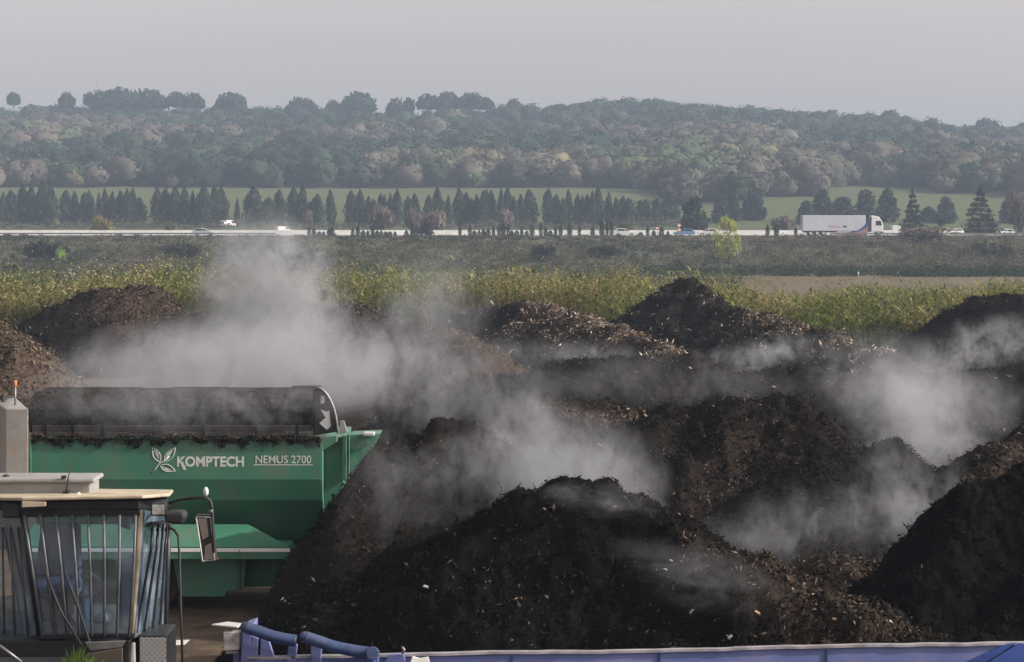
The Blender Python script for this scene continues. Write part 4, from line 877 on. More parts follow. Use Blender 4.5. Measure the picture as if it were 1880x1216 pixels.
# articulated lorry
LY = 380.0; lx0 = X(1472, LY); t = thing('lorry', 'white articulated lorry with a red and blue swoosh on its trailer', 'lorry', (lx0, LY, 5.26))
s_ = F / LY
TX = lambda u: (u - 1472) / s_
MB().box((0.0, -1.27, .95), (TX(1584) - TX(1472) + .35, 1.27, 4.02)).build('trailer_box', M_plain('trailer_side_shaded', (0.55, 0.57, 0.61), 0.5, var=0.06, scale=.5, dirt_or_sheen=(0.4, 0.4, 0.4), dirt_amt=.5), t, bevel=.05)  # shade on the trailer side is put into this bluish grey
mb = MB(); mb.box((-.02, -1.285, 3.93), (TX(1586), 1.285, 4.06)); mb.build('roof_trim', MAT['white'], t)
mb = MB(); mb.box((-.03, -1.25, 1.0), (-.005, 1.25, 3.95)); mb.build('rear_door', MAT['lightgrey'], t)
def swoosh(a, b_, y):   # a: upper curve, b: lower
    q = MB(); q.prism(a + b_[::-1], 1, y, y - .008); return q
u_ = lambda uu: TX(uu)
zz = lambda v: H - (v - VH) / F * (LY - 1.27) - 5.26
up = [(u_(1534), zz(429.3)), (u_(1548), zz(427.6)), (u_(1564), zz(426)), (u_(1576), zz(421.5)), (u_(1584), zz(415)), (u_(1590), zz(406.5))]
lo = [(u_(1534), zz(429.8)), (u_(1548), zz(428.6)), (u_(1564), zz(427.8)), (u_(1578), zz(424)), (u_(1586), zz(420)), (u_(1590), zz(419))]
swoosh(up, lo, -1.272).build('blue_swoosh', MAT['blue_dark'], t)
lo2 = [(u_(1534), zz(432)), (u_(1548), zz(432)), (u_(1564), zz(432)), (u_(1578), zz(432)), (u_(1586), zz(432)), (u_(1590), zz(432))]
swoosh([(a, b_ - .01) for a, b_ in lo], lo2, -1.272).build('red_swoosh', M_plain('faded_red', (0.36, 0.16, 0.17), 0.5), t)
mb = MB()
for (a, b_) in ((1519, 1522.5), (1523.5, 1526.5), (1527.5, 1531), (1532, 1535), (1536, 1539.5)): mb.box((u_(a), -1.282, zz(418)), (u_(b_), -1.272, zz(414.5)))
mb.build('lettering', M_plain('faded_red_letters', (0.46, 0.30, 0.31), 0.5), t)
mb = MB(); mb.prism([(u_(1549) + .42 * math.cos(k * .5236), zz(416.3) + .22 * math.sin(k * .5236)) for k in range(12)], 1, -1.272, -1.282); mb.build('emblem', MAT['blue_dark'], t)
mb = MB(); mb.box((.3, -1.0, .62), (TX(1586), 1.0, .95)); mb.box((TX(1534), -1.2, .45), (TX(1560), -1.16, .9)); mb.build('chassis', MAT['black'], t)
mb = MB(); mb.box((TX(1534), -1.26, .42), (TX(1561), -1.22, .92)); mb.build('side_skirt', MAT['lightgrey'], t)
for wx in (1.6, 2.9, 4.2, 10.2, 13.9):
    for sy in (-1, 1): wheel(t, wx if wx < 10 else (TX(1582) if wx < 12 else TX(1611)), sy * 1.08, .5, .5, .3)
c0 = TX(1597.5); c1 = TX(1619)
MB().prism([(c0, .75), (c1 - .05, .75), (c1 + .1, 1.6), (c1 - .05, 2.4), (c1 - .35, 3.2), (c0, 3.2)], 1, -1.24, 1.24).build('cab', MAT['white'], t, bevel=.1)
MB().prism([(c0 + .05, 3.22), (c1 - .4, 3.22), (c1 - .75, 3.72), (c0 + .5, 3.98), (c0 + .05, 3.98)], 1, -1.15, 1.15).build('roof_deflector', MAT['white'], t, bevel=.1)
mb = MB()
for s in (-1, 1): mb.prism([(c0 + .9, 2.05), (c1 - .2, 2.0), (c1 - .42, 2.95), (c0 + .9, 2.95)], 1, s * 1.245, s * 1.252)
mb.build('side_window', MAT['carglass'], t)
mb = MB(); mb.slab([(c1 + .05, -1.1, 2.0), (c1 + .05, 1.1, 2.0), (c1 - .28, 1.1, 3.05), (c1 - .28, -1.1, 3.05)], (.04, 0, .01)); mb.build('windscreen', MAT['carglass'], t)
mb = MB(); mb.box((c1 + .02, -1.2, .5), (c1 + .16, 1.2, .95)); mb.build('bumper', MAT['lightgrey'], t, bevel=.04)
mb = MB(); mb.box((c0 - 1.2, -.9, .75), (c0 + .1, .9, 1.0)); mb.box((c0 - .25, -1.2, 1.0), (c0 - .15, 1.2, 3.7)); mb.build('fifth_wheel_frame', MAT['black'], t)
# road signs
def sign(u, Y, vtop, lab, big):
    x = X(u, Y); z = 5.2; t = thing('road_sign', lab, 'road sign', (x, Y, z)); h = Zv(vtop, Y) - z
    MB().tube([(0, .06, -.4), (0, .06, h)], .05, 8).build('post', MAT['steel'], t)
    r = .42 if big else .34
    MB().tube([(0, .0, h - r), (0, .03, h - r)], r, 20).build('sign_face', MAT['red'], t)
    MB().tube([(0, -.012, h - r), (0, .0, h - r)], r * .68, 18).build('sign_centre', MAT['white'], t)
    if big:
        MB().tube([(0, .0, h - 3 * r - .05), (0, .03, h - 3 * r - .05)], r, 20).build('sign_face', MAT['red'], t)
        MB().tube([(0, -.012, h - 3 * r - .05), (0, .0, h - 3 * r - .05)], r * .68, 18).build('sign_centre', MAT['white'], t)
sign(1247, 371.2, 410, 'pair of round red and white road signs on one post, left of the bushy evergreen', True)
sign(1207, 374, 416, 'single small red and white road sign left of the double one', False)
# white marker post on the field
x = X(1576, 262); t = thing('marker_post', 'small white marker standing at the edge of the brown field below the lorry', 'marker', (x, 262, float(terrain(x, 262))))
t.scale = (.5, .5, .5); MB().tube([(0, 0, 0), (0, 0, 1.1)], .05, 8).build('post', MAT['white'], t); MB().prism([(-.25, 1.1), (.25, 1.1), (.12, 1.75), (-.12, 1.75)], 1, -.1, .1).build('cap', MAT['white'], t)

# ------------------------------------------------------------------ green drum screening machine
MY = 36.0; MS = F / MY
mx = lambda u: (u - 940) / MS
mz = lambda v: H - (v - VH) / MS
ROOT = (mx(330), MY + 1.2, 0.0)
scr = thing('drum_screen', 'green compost screening machine with a dark drum cover and white lettering', 'machine', ROOT)
def mpart(mb, name, mat, bevel=0.0, parent=None): return mb.build(name, MAT[mat], parent or scr, off=ROOT, bevel=bevel)
# painted sheet with rain streaks and dark smears of compost under the ledge
gm = MAT['green'].copy(); gm.name = 'green_smeared'; MAT['green_wall'] = gm; gn, gl = gm.node_tree.nodes, gm.node_tree.links; gb = gn['Principled BSDF']
src = gb.inputs['Base Color'].links[0].from_socket; gt = gn.new('ShaderNodeTexCoord')
def mixin(src, col, mp_scale, nsc, lo, hi, amt, zr=None):
    mp = gn.new('ShaderNodeMapping'); mp.inputs['Scale'].default_value = mp_scale; gl.new(gt.outputs['Object'], mp.inputs[0])
    nz = gn.new('ShaderNodeTexNoise'); nz.inputs['Scale'].default_value = nsc; nz.inputs['Detail'].default_value = 7; nz.inputs['Roughness'].default_value = .65; gl.new(mp.outputs[0], nz.inputs['Vector'])
    fac = nz.outputs['Fac']
    if zr:
        sx = gn.new('ShaderNodeSeparateXYZ'); gl.new(gt.outputs['Object'], sx.inputs[0]); mz_ = gn.new('ShaderNodeMapRange'); mz_.inputs[1].default_value = zr[0]; mz_.inputs[2].default_value = zr[1]; mz_.inputs[3].default_value = -.35; mz_.inputs[4].default_value = .16
        gl.new(sx.outputs['Z'], mz_.inputs[0]); ad_ = gn.new('ShaderNodeMath'); ad_.operation = 'ADD'; gl.new(fac, ad_.inputs[0]); gl.new(mz_.outputs[0], ad_.inputs[1]); fac = ad_.outputs[0]
    mr_ = gn.new('ShaderNodeMapRange'); mr_.inputs[1].default_value = lo; mr_.inputs[2].default_value = hi; mr_.inputs[4].default_value = amt; gl.new(fac, mr_.inputs[0])
    mm = gn.new('ShaderNodeMix'); mm.data_type = 'RGBA'; gl.new(mr_.outputs[0], mm.inputs[0]); gl.new(src, mm.inputs[6]); mm.inputs[7].default_value = (*col, 1); return mm.outputs[2]
src = mixin(src, (0.10, 0.12, 0.095), (5, 5, .5), 1.6, .50, .70, .55)
src = mixin(src, (0.022, 0.021, 0.018), (1.6, 1.6, 1.1), 3.0, .48, .60, .85, (2.80, 3.20))
gl.new(src, gb.inputs['Base Color'])
# side wall: folded sheet (three facets), extruded along x
prof = [(MY, mz(806)), (MY - .03, mz(880)), (MY + .06, mz(919)), (MY + .75, mz(1003)), (MY + 2.4, mz(1003)), (MY + 2.4, mz(806))]
mpart(MB().prism(prof, 0, mx(56), mx(592)), 'hopper_body', 'green_wall', .012)
mpart(MB().box((mx(55.2), MY - .05, mz(919)), (mx(58.2), MY + .06, mz(804))), 'edge_strip', 'green', .01)
mpart(MB().prism([(MY + .32, mz(806)), (MY + .32, mz(962)), (MY + .9, mz(1003)), (MY + 2.2, mz(1003)), (MY + 2.2, mz(806))], 0, mx(592.5), mx(627)), 'end_box', 'green', .012)
mpart(MB().prism([(mx(594), mz(803)), (mx(618), mz(801)), (mx(618), mz(812)), (mx(590.5), mz(830)), (mx(590.5), mz(812))], 1, MY + .02, MY + .30), 'end_lip', 'green', .01)
mpart(MB().box((mx(626), MY + .20, mz(885)), (mx(634), MY + .36, mz(803))), 'corner_post', 'green_dark', .008)
mpart(MB().slab([(mx(622), MY + .25, mz(800)), (mx(636), MY + .25, mz(797)), (mx(629), MY + .25, mz(775)), (mx(621), MY + .25, mz(776))], (0, .06, 0)), 'bracket', 'grey', .008)
mpart(MB().prism([(mx(634.5), mz(808)), (mx(692), mz(806)), (mx(672), mz(845)), (mx(634.5), mz(900))], 1, MY + .9, MY + 1.6), 'discharge_conveyor', 'green', .012)
mpart(MB().slab([(mx(640), MY + .85, mz(834)), (mx(668), MY + .85, mz(820)), (mx(668), MY + .85, mz(827)), (mx(640), MY + .85, mz(842))], (0, .04, 0)), 'conveyor_brace', 'green_dark')
mpart(MB().box((mx(661), MY + .7, mz(809)), (mx(682), MY + .95, mz(802))), 'conveyor_motor', 'lightgrey', .02)
# drum cover: quarter-round rubber panels over the drum
cz0, cz1 = mz(806), mz(711) - .15
arc = [(MY + .10, cz0 + .24), (MY + .08, cz0 + .55), (MY + .16, cz0 + .66), (MY + .34, cz0 + .78), (MY + .62, cz1 - .01), (MY + 1.5, cz1 + .02), (MY + 1.5, cz0 + .1), (MY + .16, cz0 + .1)]
rngm = random.Random(5); edges = [50, 118, 176, 233, 292, 345, 400, 460, 520, 575]
for i, (a, b_) in enumerate(zip(edges, edges[1:])):
    dz = rngm.uniform(-.012, .012); dy = rngm.uniform(-.008, .008)
    if i == len(edges) - 2: dz = .035
    mpart(MB().prism([(y_ + dy, z_ + dz) for y_, z_ in arc], 0, mx(a) + .001, mx(b_) - .001), 'cover_panel', 'rubber', .015)
# mesh strip under the cover
mb = MB(); step = .035
x_ = mx(58)
while x_ < mx(572):
    mb.box((x_, MY + .060, cz0 + .015), (x_ + .012, MY + .072, cz0 + .245)); x_ += step
for k in range(7): mb.box((mx(58), MY + .073, cz0 + .02 + k * .036), (mx(572), MY + .083, cz0 + .032 + k * .036))
mpart(mb, 'mesh_guard', 'mesh_grey')
for u in (82, 132, 187, 280, 372, 470, 545): mpart(MB().box((mx(u) - .03, MY + .045, cz0 + .01), (mx(u) + .03, MY + .058, cz0 + .25)), 'mesh_clamp', 'rubber')
mpart(MB().box((mx(57), MY - .05, cz0 - .0), (mx(590), MY + .10, cz0 + .02)), 'ledge', 'green_dark')
# curved end plate with openings
ep = [(mx(577), mz(800)), (mx(577), mz(714))] + [(mx(577) + (mx(619) - mx(577)) * math.sin(a), mz(800) + (mz(712) - mz(800)) * math.cos(a)) for a in np.linspace(.12, 1.5, 10)]
mpart(MB().prism(ep, 1, MY + .06, MY + .14), 'end_plate', 'black', .01)
rim_ = [(mx(577) + (mx(619.5) - mx(577)) * math.sin(a), MY + .05, mz(800) + (mz(711) - mz(800)) * math.cos(a)) for a in np.linspace(.05, 1.53, 14)]
mpart(MB().tube(rim_, .022, 8), 'end_rim', 'steel')
for pl_ in ([(589, 727), (595, 729), (596, 738), (592, 743), (588, 740)], [(588, 752), (599, 757), (604, 754), (605, 768), (607, 783), (600, 790), (586, 778), (592, 772), (598, 768), (594, 762)]):
    mpart(MB().prism([(mx(a), mz(b_)) for a, b_ in pl_], 1, MY + .050, MY + .060), 'plate_opening', 'lightgrey')
mpart(MB().box((mx(574), MY + .05, mz(800)), (mx(578), MY + .15, mz(715))), 'plate_flange', 'rubber')
# lower side conveyor cover with its striped edge
cvx0, cvx1 = mx(60), mx(549); yb = MY - .75
zt, ze = mz(968) + .05, H - (1003 - VH) / F * yb
mpart(MB()._add([(cvx0, yb, ze), (cvx1 - .1, yb, ze), (mx(455), MY + .05, zt), (cvx0, MY + .05, zt), (cvx0, yb, ze - .03), (cvx1 - .1, yb, ze - .03), (mx(455), MY + .05, ze - .03), (cvx0, MY + .05, ze - .03)],
      [(0, 1, 2, 3), (7, 6, 5, 4), (0, 4, 5, 1), (1, 5, 6, 2), (2, 6, 7, 3), (3, 7, 4, 0)]), 'conveyor_cover', 'green', .012)
mpart(MB().box((cvx0, yb - .02, H - (1027 - VH) / F * yb), (cvx1 - .12, MY + .1, ze - .032)), 'conveyor_side', 'green', .01)
mpart(MB().box((cvx0, yb - .03, ze - .10), (cvx1 - .08, yb - .02, ze - .035)), 'white_stripe', 'white')
mpart(MB().box((mx(402), yb - .05, ze - .25), (mx(414), yb - .022, ze - .20)), 'marker_reflector', 'orange', .006)
mpart(MB().tube([(mx(450), yb - .035, ze - .17), (mx(450), yb - .035, ze - .05)], .012, 6), 'latch', 'steel')
zc0, zc1 = mz(1090), H - (1027 - VH) / F * (MY - .3)
mpart(MB().prism([(mx(322), zc1), (mx(456), zc1), (mx(452), zc0 + .15), (mx(420), zc0 + .10), (mx(418), zc0), (mx(335), zc0)], 1, MY - .3, MY - .1), 'lower_panel', 'green', .012)
mpart(MB().box((mx(60), MY + .0, mz(1078)), (mx(600), MY + 2.0, mz(1010))), 'chassis_beam', 'green_dark', .02)
mpart(MB().box((mx(440), MY - .36, zc0 + .12), (mx(446), MY - .30, zc1)), 'panel_rib', 'green_dark')
for u in (285, 130):
    for yy in (MY - .15, MY + 2.0):
        q = MB(); q.tube([(mx(u), yy - .16, .5), (mx(u), yy + .16, .5)], .5, 26); w = mpart(q, 'wheel', 'rubber', .05)
        q = MB(); q.tube([(mx(u), yy - .175, .5), (mx(u), yy + .175, .5)], .30, 20); mpart(q, 'rim', 'offwhite', .01, w)
mpart(MB().tube([(mx(525), MY + .2, 0), (mx(525), MY + .2, mz(1010))], .07, 8).box((mx(525) - .18, MY + .02, -.02), (mx(525) + .18, MY + .38, .05)), 'support_leg', 'green_dark')
# lettering
def text_part(s, u0, u1, vb, vcap, y, mat, off_=0.0, nm='lettering'):
    cu = bpy.data.curves.new('lettering', 'FONT'); cu.body = s; cu.extrude = .002; cu.offset = off_; cu.resolution_u = 4
    o = bpy.data.objects.new('tmp_text', cu); COL.objects.link(o); bpy.context.view_layer.update()
    me = bpy.data.meshes.new_from_object(o.evaluated_get(bpy.context.evaluated_depsgraph_get())); bpy.data.objects.remove(o)
    n_ = len(me.vertices); co = np.empty(n_ * 3, np.float32); me.vertices.foreach_get('co', co); co = co.reshape(-1, 3)
    x0, x1 = co[:, 0].min(), co[:, 0].max(); y1 = co[:, 1].max(); y0 = 0.0
    V = np.stack([mx(u0) + (co[:, 0] - x0) / (x1 - x0) * (mx(u1) - mx(u0)), co[:, 1] * 0, mz(vb) + (co[:, 1] - y0) / (y1 - y0) * (mz(vcap) - mz(vb))], -1)
    V[:, 1] = MY - .03 * (mz(806) - V[:, 2]) / (mz(806) - mz(880)) - .003 - co[:, 2]; V = V - np.array(ROOT)
    # the wall leans out a little towards the camera lower down
    me.vertices.foreach_set('co', V.astype(np.float32).ravel()); me.materials.clear(); me.update()
    return link(nm, me, MAT[mat], scr)
text_part('KOMPTECH', 325.5, 448, 856, 838, MY - .036, 'offwhite', .030)
text_part('NEMUS 2700', 469.5, 571.5, 850.5, 836.5, MY - .036, 'offwhite', .002)
mpart(MB().box((mx(466), MY - .0235, mz(854.3)), (mx(574), MY - .016, mz(852.7))), 'underline', 'offwhite')
mb = MB(); mb.prism([(mx(331), mz(848)), (mx(336), mz(847.5)), (mx(340), mz(858)), (mx(343), mz(862.5)), (mx(338), mz(863)), (mx(334), mz(857))], 1, MY - .028, MY - .014); mpart(mb, 'letter_tail', 'offwhite')
def leaf_mark(tip, root, bulge, fill):
    a, b_ = Vector((mx(root[0]), mz(root[1]))), Vector((mx(tip[0]), mz(tip[1]))); d = b_ - a; nrm = Vector((-d.y, d.x)).normalized()
    def side(s, w): return [(a + d * t_ + nrm * s * w * math.sin(math.pi * t_ ** .85)) for t_ in np.linspace(0, 1, 12)]
    L, Rr = side(1, bulge), side(-1, bulge)
    q = MB()
    for S_ in (L, Rr): q.tube([(p.x, MY - .03 * (mz(806) - p.y) / (mz(806) - mz(880)) - .002, p.y) for p in S_], .009, 5)
    inner = [p for p in [(a + d * (.12 + .72 * t_) + nrm * bulge * fill[0] * math.sin(math.pi * t_)) for t_ in np.linspace(0, 1, 9)]] + [(a + d * (.12 + .72 * t_) + nrm * bulge * fill[1] * math.sin(math.pi * t_)) for t_ in np.linspace(1, 0, 9)][1:-1]
    q._add([(p.x, MY - .03 * (mz(806) - p.y) / (mz(806) - mz(880)) - dy_, p.y) for dy_ in (.005, .001) for p in inner], [tuple(range(len(inner))), tuple(range(len(inner), 2 * len(inner)))] + [(i_, (i_ + 1) % len(inner), len(inner) + (i_ + 1) % len(inner), len(inner) + i_) for i_ in range(len(inner))])
    mpart(q, 'leaf_emblem', 'offwhite')
leaf_mark((280.5, 822), (294, 848), .065, (-.7, .05)); leaf_mark((322.5, 822), (302, 848), .065, (-.05, .7)); leaf_mark((322, 864.5), (295, 855), .065, (-.65, -.05))
mpart(MB().tube([(mx(281), MY - .028, mz(868)), (mx(287), MY - .025, mz(859)), (mx(294), MY - .021, mz(850)), (mx(303), MY - .019, mz(846)), (mx(311), MY - .016, mz(838))], .012, 6), 'stem_emblem', 'offwhite')
# compost spilled on the ledge
rg = np.random.default_rng(31); n_ = 5200; ux = rg.uniform(60, 588, n_); kk = vnoise(ux / 16, ux * 0, 3); hh_ = .10 * kk * rg.uniform(0, 1, n_)
pos = np.stack([mx(ux), MY + rg.uniform(-.06, .07, n_) - .01, cz0 + .01 + hh_], -1) - np.array(ROOT)
low = rg.uniform(0, 1, n_) < .45; pos[low, 2] -= rg.uniform(.02, .22, low.sum()) * vnoise(ux[low] / 14, ux[low] * 0, 8) ** 1.5; pos[low, 1] = MY - .025 - ROOT[1] + rg.uniform(-.012, .012, low.sum())
# crumbs stuck to the drum cover
na = 5000; ua = rg.uniform(52, 573, na); ta = rg.uniform(0, 4.2, na); ap = np.array(arc[:6]); ia = np.clip(ta.astype(int), 0, 4); fa = (ta - ia)[:, None]; pa = ap[ia] * (1 - fa) + ap[ia + 1] * fa
keep_ = rg.uniform(0, 1, na) < .15 + .9 * vnoise(ua / 30, ta * 1.5, 12) ** 2; pos = np.concatenate([pos, np.stack([mx(ua), pa[:, 0] - .004, pa[:, 1] + .004], -1)[keep_] - np.array(ROOT)]); n_ = len(pos)
sz_ = .045 * rg.lognormal(0, .4, n_); v, f = slivers(rg, pos, np.stack([sz_, sz_ * .5, sz_ * .4], -1))
pal = np.concatenate([DRK, BRN[:2]]); c = pal[rg.integers(0, len(pal), n_)]
ch = link('spilled_compost', np_mesh('spilled_compost', v, f, np.repeat(c, 6, 0)), MAT['chips'], scr); ch['kind'] = 'stuff'

# ------------------------------------------------------------------ machine cab in the left foreground
CY = 20.0
CR = (X(160, CY), CY + .9, 0.0)
cabm = thing('caged_cab_machine', 'working machine with a barred driver cab and cream roof in the left foreground', 'machine', CR)
def cpart(mb, name, mat, bevel=0.0, parent=None): return mb.build(name, MAT[mat], parent or cabm, off=CR, bevel=bevel)
Q = lambda u, v, y=CY: P(u, v, y)
yS = CY + .95
FT = [(44, 933), (252, 936)]; FB = [(78, 1170), (240, 1167)]
# roof
zr_ = Q(0, 926).z
cpart(MB().slab([Q(-95, 918, CY + .5), Q(40, 920, CY - .16), Q(262, 916, CY - .14), Q(312, 912, CY + .3), Q(318, 905, CY + 1.8), Q(-95, 900, CY + 1.8)], (0, 0, .036)), 'roof_sheet', 'cream', .012)
cpart(MB().slab([Q(-95, 936, CY + .55), Q(43, 938, CY - .05), Q(256, 936, CY - .05), Q(309, 934, CY + .85), Q(309, 926, CY + 1.8), Q(-95, 924, CY + 1.8)], (0, 0, .10)), 'roof_frame', 'black', .015)
cpart(MB().slab([Q(40, 932, CY - .17), Q(84, 930, CY - .17), Q(84, 922, CY - .17), Q(40, 921, CY - .17)], (0, .02, 0)), 'roof_flap', 'cream', .004)
# air-conditioning box on the roof
zb = Q(0, 908, CY + .5).z
mb = MB(); mb.box((Q(-95, 0, CY + .5).x, CY + .5, zb - .06), (Q(166, 0, CY + .5).x, CY + .95, zb + .13)); o_ = cpart(mb, 'roof_box', 'grey', .02)
mb = MB(); mb.box((Q(-95, 0, CY + .46).x, CY + .44, zb + .131), (Q(174, 0, CY + .46).x, CY + .92, zb + .18)); cpart(mb, 'lid', 'grey', .02, o_)
mb = MB(); mb.tube([Q(121, 905, CY + .42), Q(124, 888, CY + .42), Q(126, 872, CY + .42), Q(131, 860, CY + .42)], .010, 6, taper=.004); an_ = cpart(mb, 'antenna', 'blackplastic')
cpart(MB().box(tuple(Q(114, 911, CY + .38)), tuple(Q(130, 900, CY + .47))), 'antenna_foot', 'blackplastic', .01, an_)
cpart(MB().box(tuple(Q(112, 879, CY + .40)), tuple(Q(122, 873, CY + .45))), 'antenna_clip', 'blackplastic', 0, an_)
mb = MB(); mb.ball(Q(11, 879, CY + .6), .05); mb.box(tuple(Q(5, 886, CY + .58)), tuple(Q(17, 879, CY + .64))); cpart(mb, 'roof_plug', 'blackplastic')
mb = MB(); mb.box(tuple(Q(142, 912, CY + .2)), tuple(Q(147, 904, CY + .24))); cpart(mb, 'roof_bolt', 'white')
# tall grey stack box behind the roof
SB = CY + 1.6
b0 = [Q(10, 900, SB), Q(52, 900, SB), Q(56, 900, SB + .6), Q(-6, 900, SB + .55)]
tops = [Q(10, 751, SB), Q(52, 751, SB), Q(28, 729, SB + .6), Q(-10, 737, SB + .55)]
bb = [Vector((p.x, p.y, 1.2)) for p in b0]
stk = cpart(MB().hexa(bb + tops), 'stack_box', 'grey', .012)
bk = Q(28, 735, SB + .2)
mb = MB(); mb.tube([bk + Vector((0, 0, -.1)), bk + Vector((0, 0, .16))], .012, 8); cpart(mb, 'beacon_stem', 'steel', 0, stk)
mb = MB(); mb.tube([bk + Vector((0, 0, .16)), bk + Vector((0, 0, .225))], .02, 12); cpart(mb, 'beacon', 'orange', .006, stk)
mb = MB(); mb.box(tuple(Q(2, 741, SB + .4)), tuple(Q(24, 725, SB + .8))); cpart(mb, 'stack_cap', 'blackplastic', .02, stk)
# glazing: front, right side, left side (thin panes with thickness)
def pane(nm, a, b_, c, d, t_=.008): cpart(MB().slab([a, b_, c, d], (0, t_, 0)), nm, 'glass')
fl, fr_, bl, br_ = Q(46, 938), Q(250, 938), Q(80, 1168), Q(238, 1166)
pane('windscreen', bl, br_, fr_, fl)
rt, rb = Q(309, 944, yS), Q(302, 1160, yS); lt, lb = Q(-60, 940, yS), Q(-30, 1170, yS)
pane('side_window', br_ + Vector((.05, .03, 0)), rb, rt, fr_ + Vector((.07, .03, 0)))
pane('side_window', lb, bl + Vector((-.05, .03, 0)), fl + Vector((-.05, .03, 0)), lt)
# pillars and sills
def bar(nm, pts, r, mat='black', n=8): return cpart(MB().tube(pts, r, n), nm, mat)
bar('pillar', [Q(258, 936, CY + .03), Q(252, 1040, CY + .03), Q(241, 1168, CY + .03)], .028, 'cream')
bar('pillar', [Q(41, 936, CY + .03), Q(56, 1040, CY + .03), Q(75, 1170, CY + .03)], .040)
bar('pillar', [rt, rb], .040); bar('pillar', [lt, lb], .040)
cpart(MB().slab([Q(72, 1175, CY - .03), Q(246, 1172, CY - .03), Q(246, 1164, CY - .03), Q(72, 1166, CY - .03)], (0, .08, 0)), 'sill', 'black', .01)
cpart(MB().slab([Q(40, 950, CY - .03), Q(256, 948, CY - .03), Q(256, 934, CY - .03), Q(40, 936, CY - .03)], (0, .06, 0)), 'header', 'black', .01)
# guard bars
for k, (ut, ub) in enumerate(zip(np.linspace(44, 249, 8), (77, 98, 116, 136, 172, 190, 207, 238))):
    ub = np.linspace(77, 237, 8)[k]
    bar('guard_bar', [Q(ut, 946, CY - .045), Q(ut + (ub - ut) * .42 + 1.5, 1045, CY - .05), Q(ub, 1168, CY - .045)], .0145, 'bars')
for ut, ub in ((8, 8), (22, 28), (36, 52)):
    yy = CY + .04 + (44 - ut) / 110; bar('guard_bar', [Q(ut - 4, 968, yy), Q(ub, 1170, yy)], .0145, 'bars')
for i, (ut, ub) in enumerate(((281, 251), (291, 265), (300, 280), (307, 293), (311, 305))):
    yy = CY + .10 + i * .16
    bar('guard_bar', [Q(ut - 3, 975, yy), Q(ut, 962, yy), Q(ut - 4, 1010, yy), Q(ub + 1, 1150, yy), Q(ub, 1163, yy)], .015, 'black')
cpart(MB().slab([Q(243, 1172, CY), Q(306, 1164, CY + .72), Q(306, 1156, CY + .72), Q(244, 1163, CY)], (.01, .03, 0)), 'guard_foot', 'steel', .006)
cpart(MB().slab([Q(266, 968, CY + .06), Q(310, 962, CY + .72), Q(310, 955, CY + .72), Q(268, 960, CY + .06)], (.01, .03, 0)), 'guard_head', 'black', .006)
# lamps under the roof
def lamp(u0, v0, u1, v1, y, mat_l):
    o = cpart(MB().box(tuple(Q(u0, v1, y)), tuple(Vector((Q(u1, v0, y).x, y + .12, Q(u1, v0, y).z)))), 'work_lamp', 'blackplastic', .02)
    cpart(MB().box(tuple(Q(u0 + 3, v1 - 3, y - .008)), tuple(Vector((Q(u1 - 3, v0 + 3, y - .008).x, y, Q(u1 - 3, v0 + 3, y).z)))), 'lens', mat_l, .006, o)
lamp(3, 924, 36, 952, CY - .02, 'carglass'); lamp(276, 924, 304, 948, CY - .06, 'lens')
cpart(MB().prism([(Q(296, 0, CY).x, Q(0, 945, CY).z), (Q(330, 0, CY).x, Q(0, 943, CY).z), (Q(337, 0, CY).x, Q(0, 950, CY).z), (Q(332, 0, CY).x, Q(0, 966, CY).z), (Q(300, 0, CY).x, Q(0, 964, CY).z)], 1, CY + .1, CY + .34), 'side_lamp', 'blackplastic', .03)
# lower body
zl = Q(0, 1172).z
cpart(MB().hexa([(Q(-90, 0).x, CY - .1, 1.0), (Q(232, 0).x, CY - .1, 1.0), (Q(236, 0).x, CY + 1.9, 1.0), (Q(-90, 0).x, CY + 1.9, 1.0), (Q(-90, 0).x, CY + .0, zl - .02), (Q(240, 0).x, CY + .0, zl - .02), (Q(240, 0).x, CY + 1.9, zl - .02), (Q(-90, 0).x, CY + 1.9, zl - .02)]), 'cab_floor', 'black', .02)
cpart(MB().hexa([(Q(-90, 0).x, CY - .75, 1.0), (Q(150, 0).x, CY - .75, 1.0), (Q(150, 0).x, CY - .12, 1.0), (Q(-90, 0).x, CY - .12, 1.0), (Q(-90, 0).x, CY - .7, zl - .28), (Q(150, 0).x, CY - .7, zl - .28), (Q(150, 0).x, CY - .12, zl - .16), (Q(-90, 0).x, CY - .12, zl - .16)]), 'front_hood', 'blackplastic', .03)
cpart(MB().slab([Q(155, 1179, CY - .11), Q(232, 1176, CY - .11), Q(222, 1190, CY - .11), Q(165, 1196, CY - .11)], (0, .02, 0)), 'front_plate', 'steel', .01)
cpart(MB().slab([Q(160, 1200, CY - .115), Q(225, 1190, CY - .115), Q(225, 1300, CY - .115), (Q(160, 1300, CY - .115))], (0, .02, 0)), 'rusty_plate', 'bark', .01)
gp = cpart(MB().box((Q(254, 0).x, CY + .02, 2.2), (Q(305, 0).x, CY + .6, Q(0, 1168).z)), 'vent_box', 'black', .01)
m, n, l, b = newmat('perforated_steel'); tc = n.new('ShaderNodeTexCoord'); vo = n.new('ShaderNodeTexVoronoi'); vo.feature = 'F1'; vo.inputs['Scale'].default_value = 26; vo.inputs['Randomness'].default_value = 0
mp = n.new('ShaderNodeMapping'); mp.inputs['Rotation'].default_value = (0, R(45), 0); l.new(tc.outputs['Object'], mp.inputs[0]); l.new(mp.outputs[0], vo.inputs['Vector'])
rp = n.new('ShaderNodeValToRGB'); rp.color_ramp.elements[0].position = .40; rp.color_ramp.elements[0].color = (.02, .02, .02, 1); rp.color_ramp.elements[1].position = .46; rp.color_ramp.elements[1].color = (.26, .26, .25, 1)
l.new(vo.outputs['Distance'], rp.inputs[0]); l.new(rp.outputs[0], b.inputs['Base Color']); b.inputs['Roughness'].default_value = .6; MAT['perf'] = m
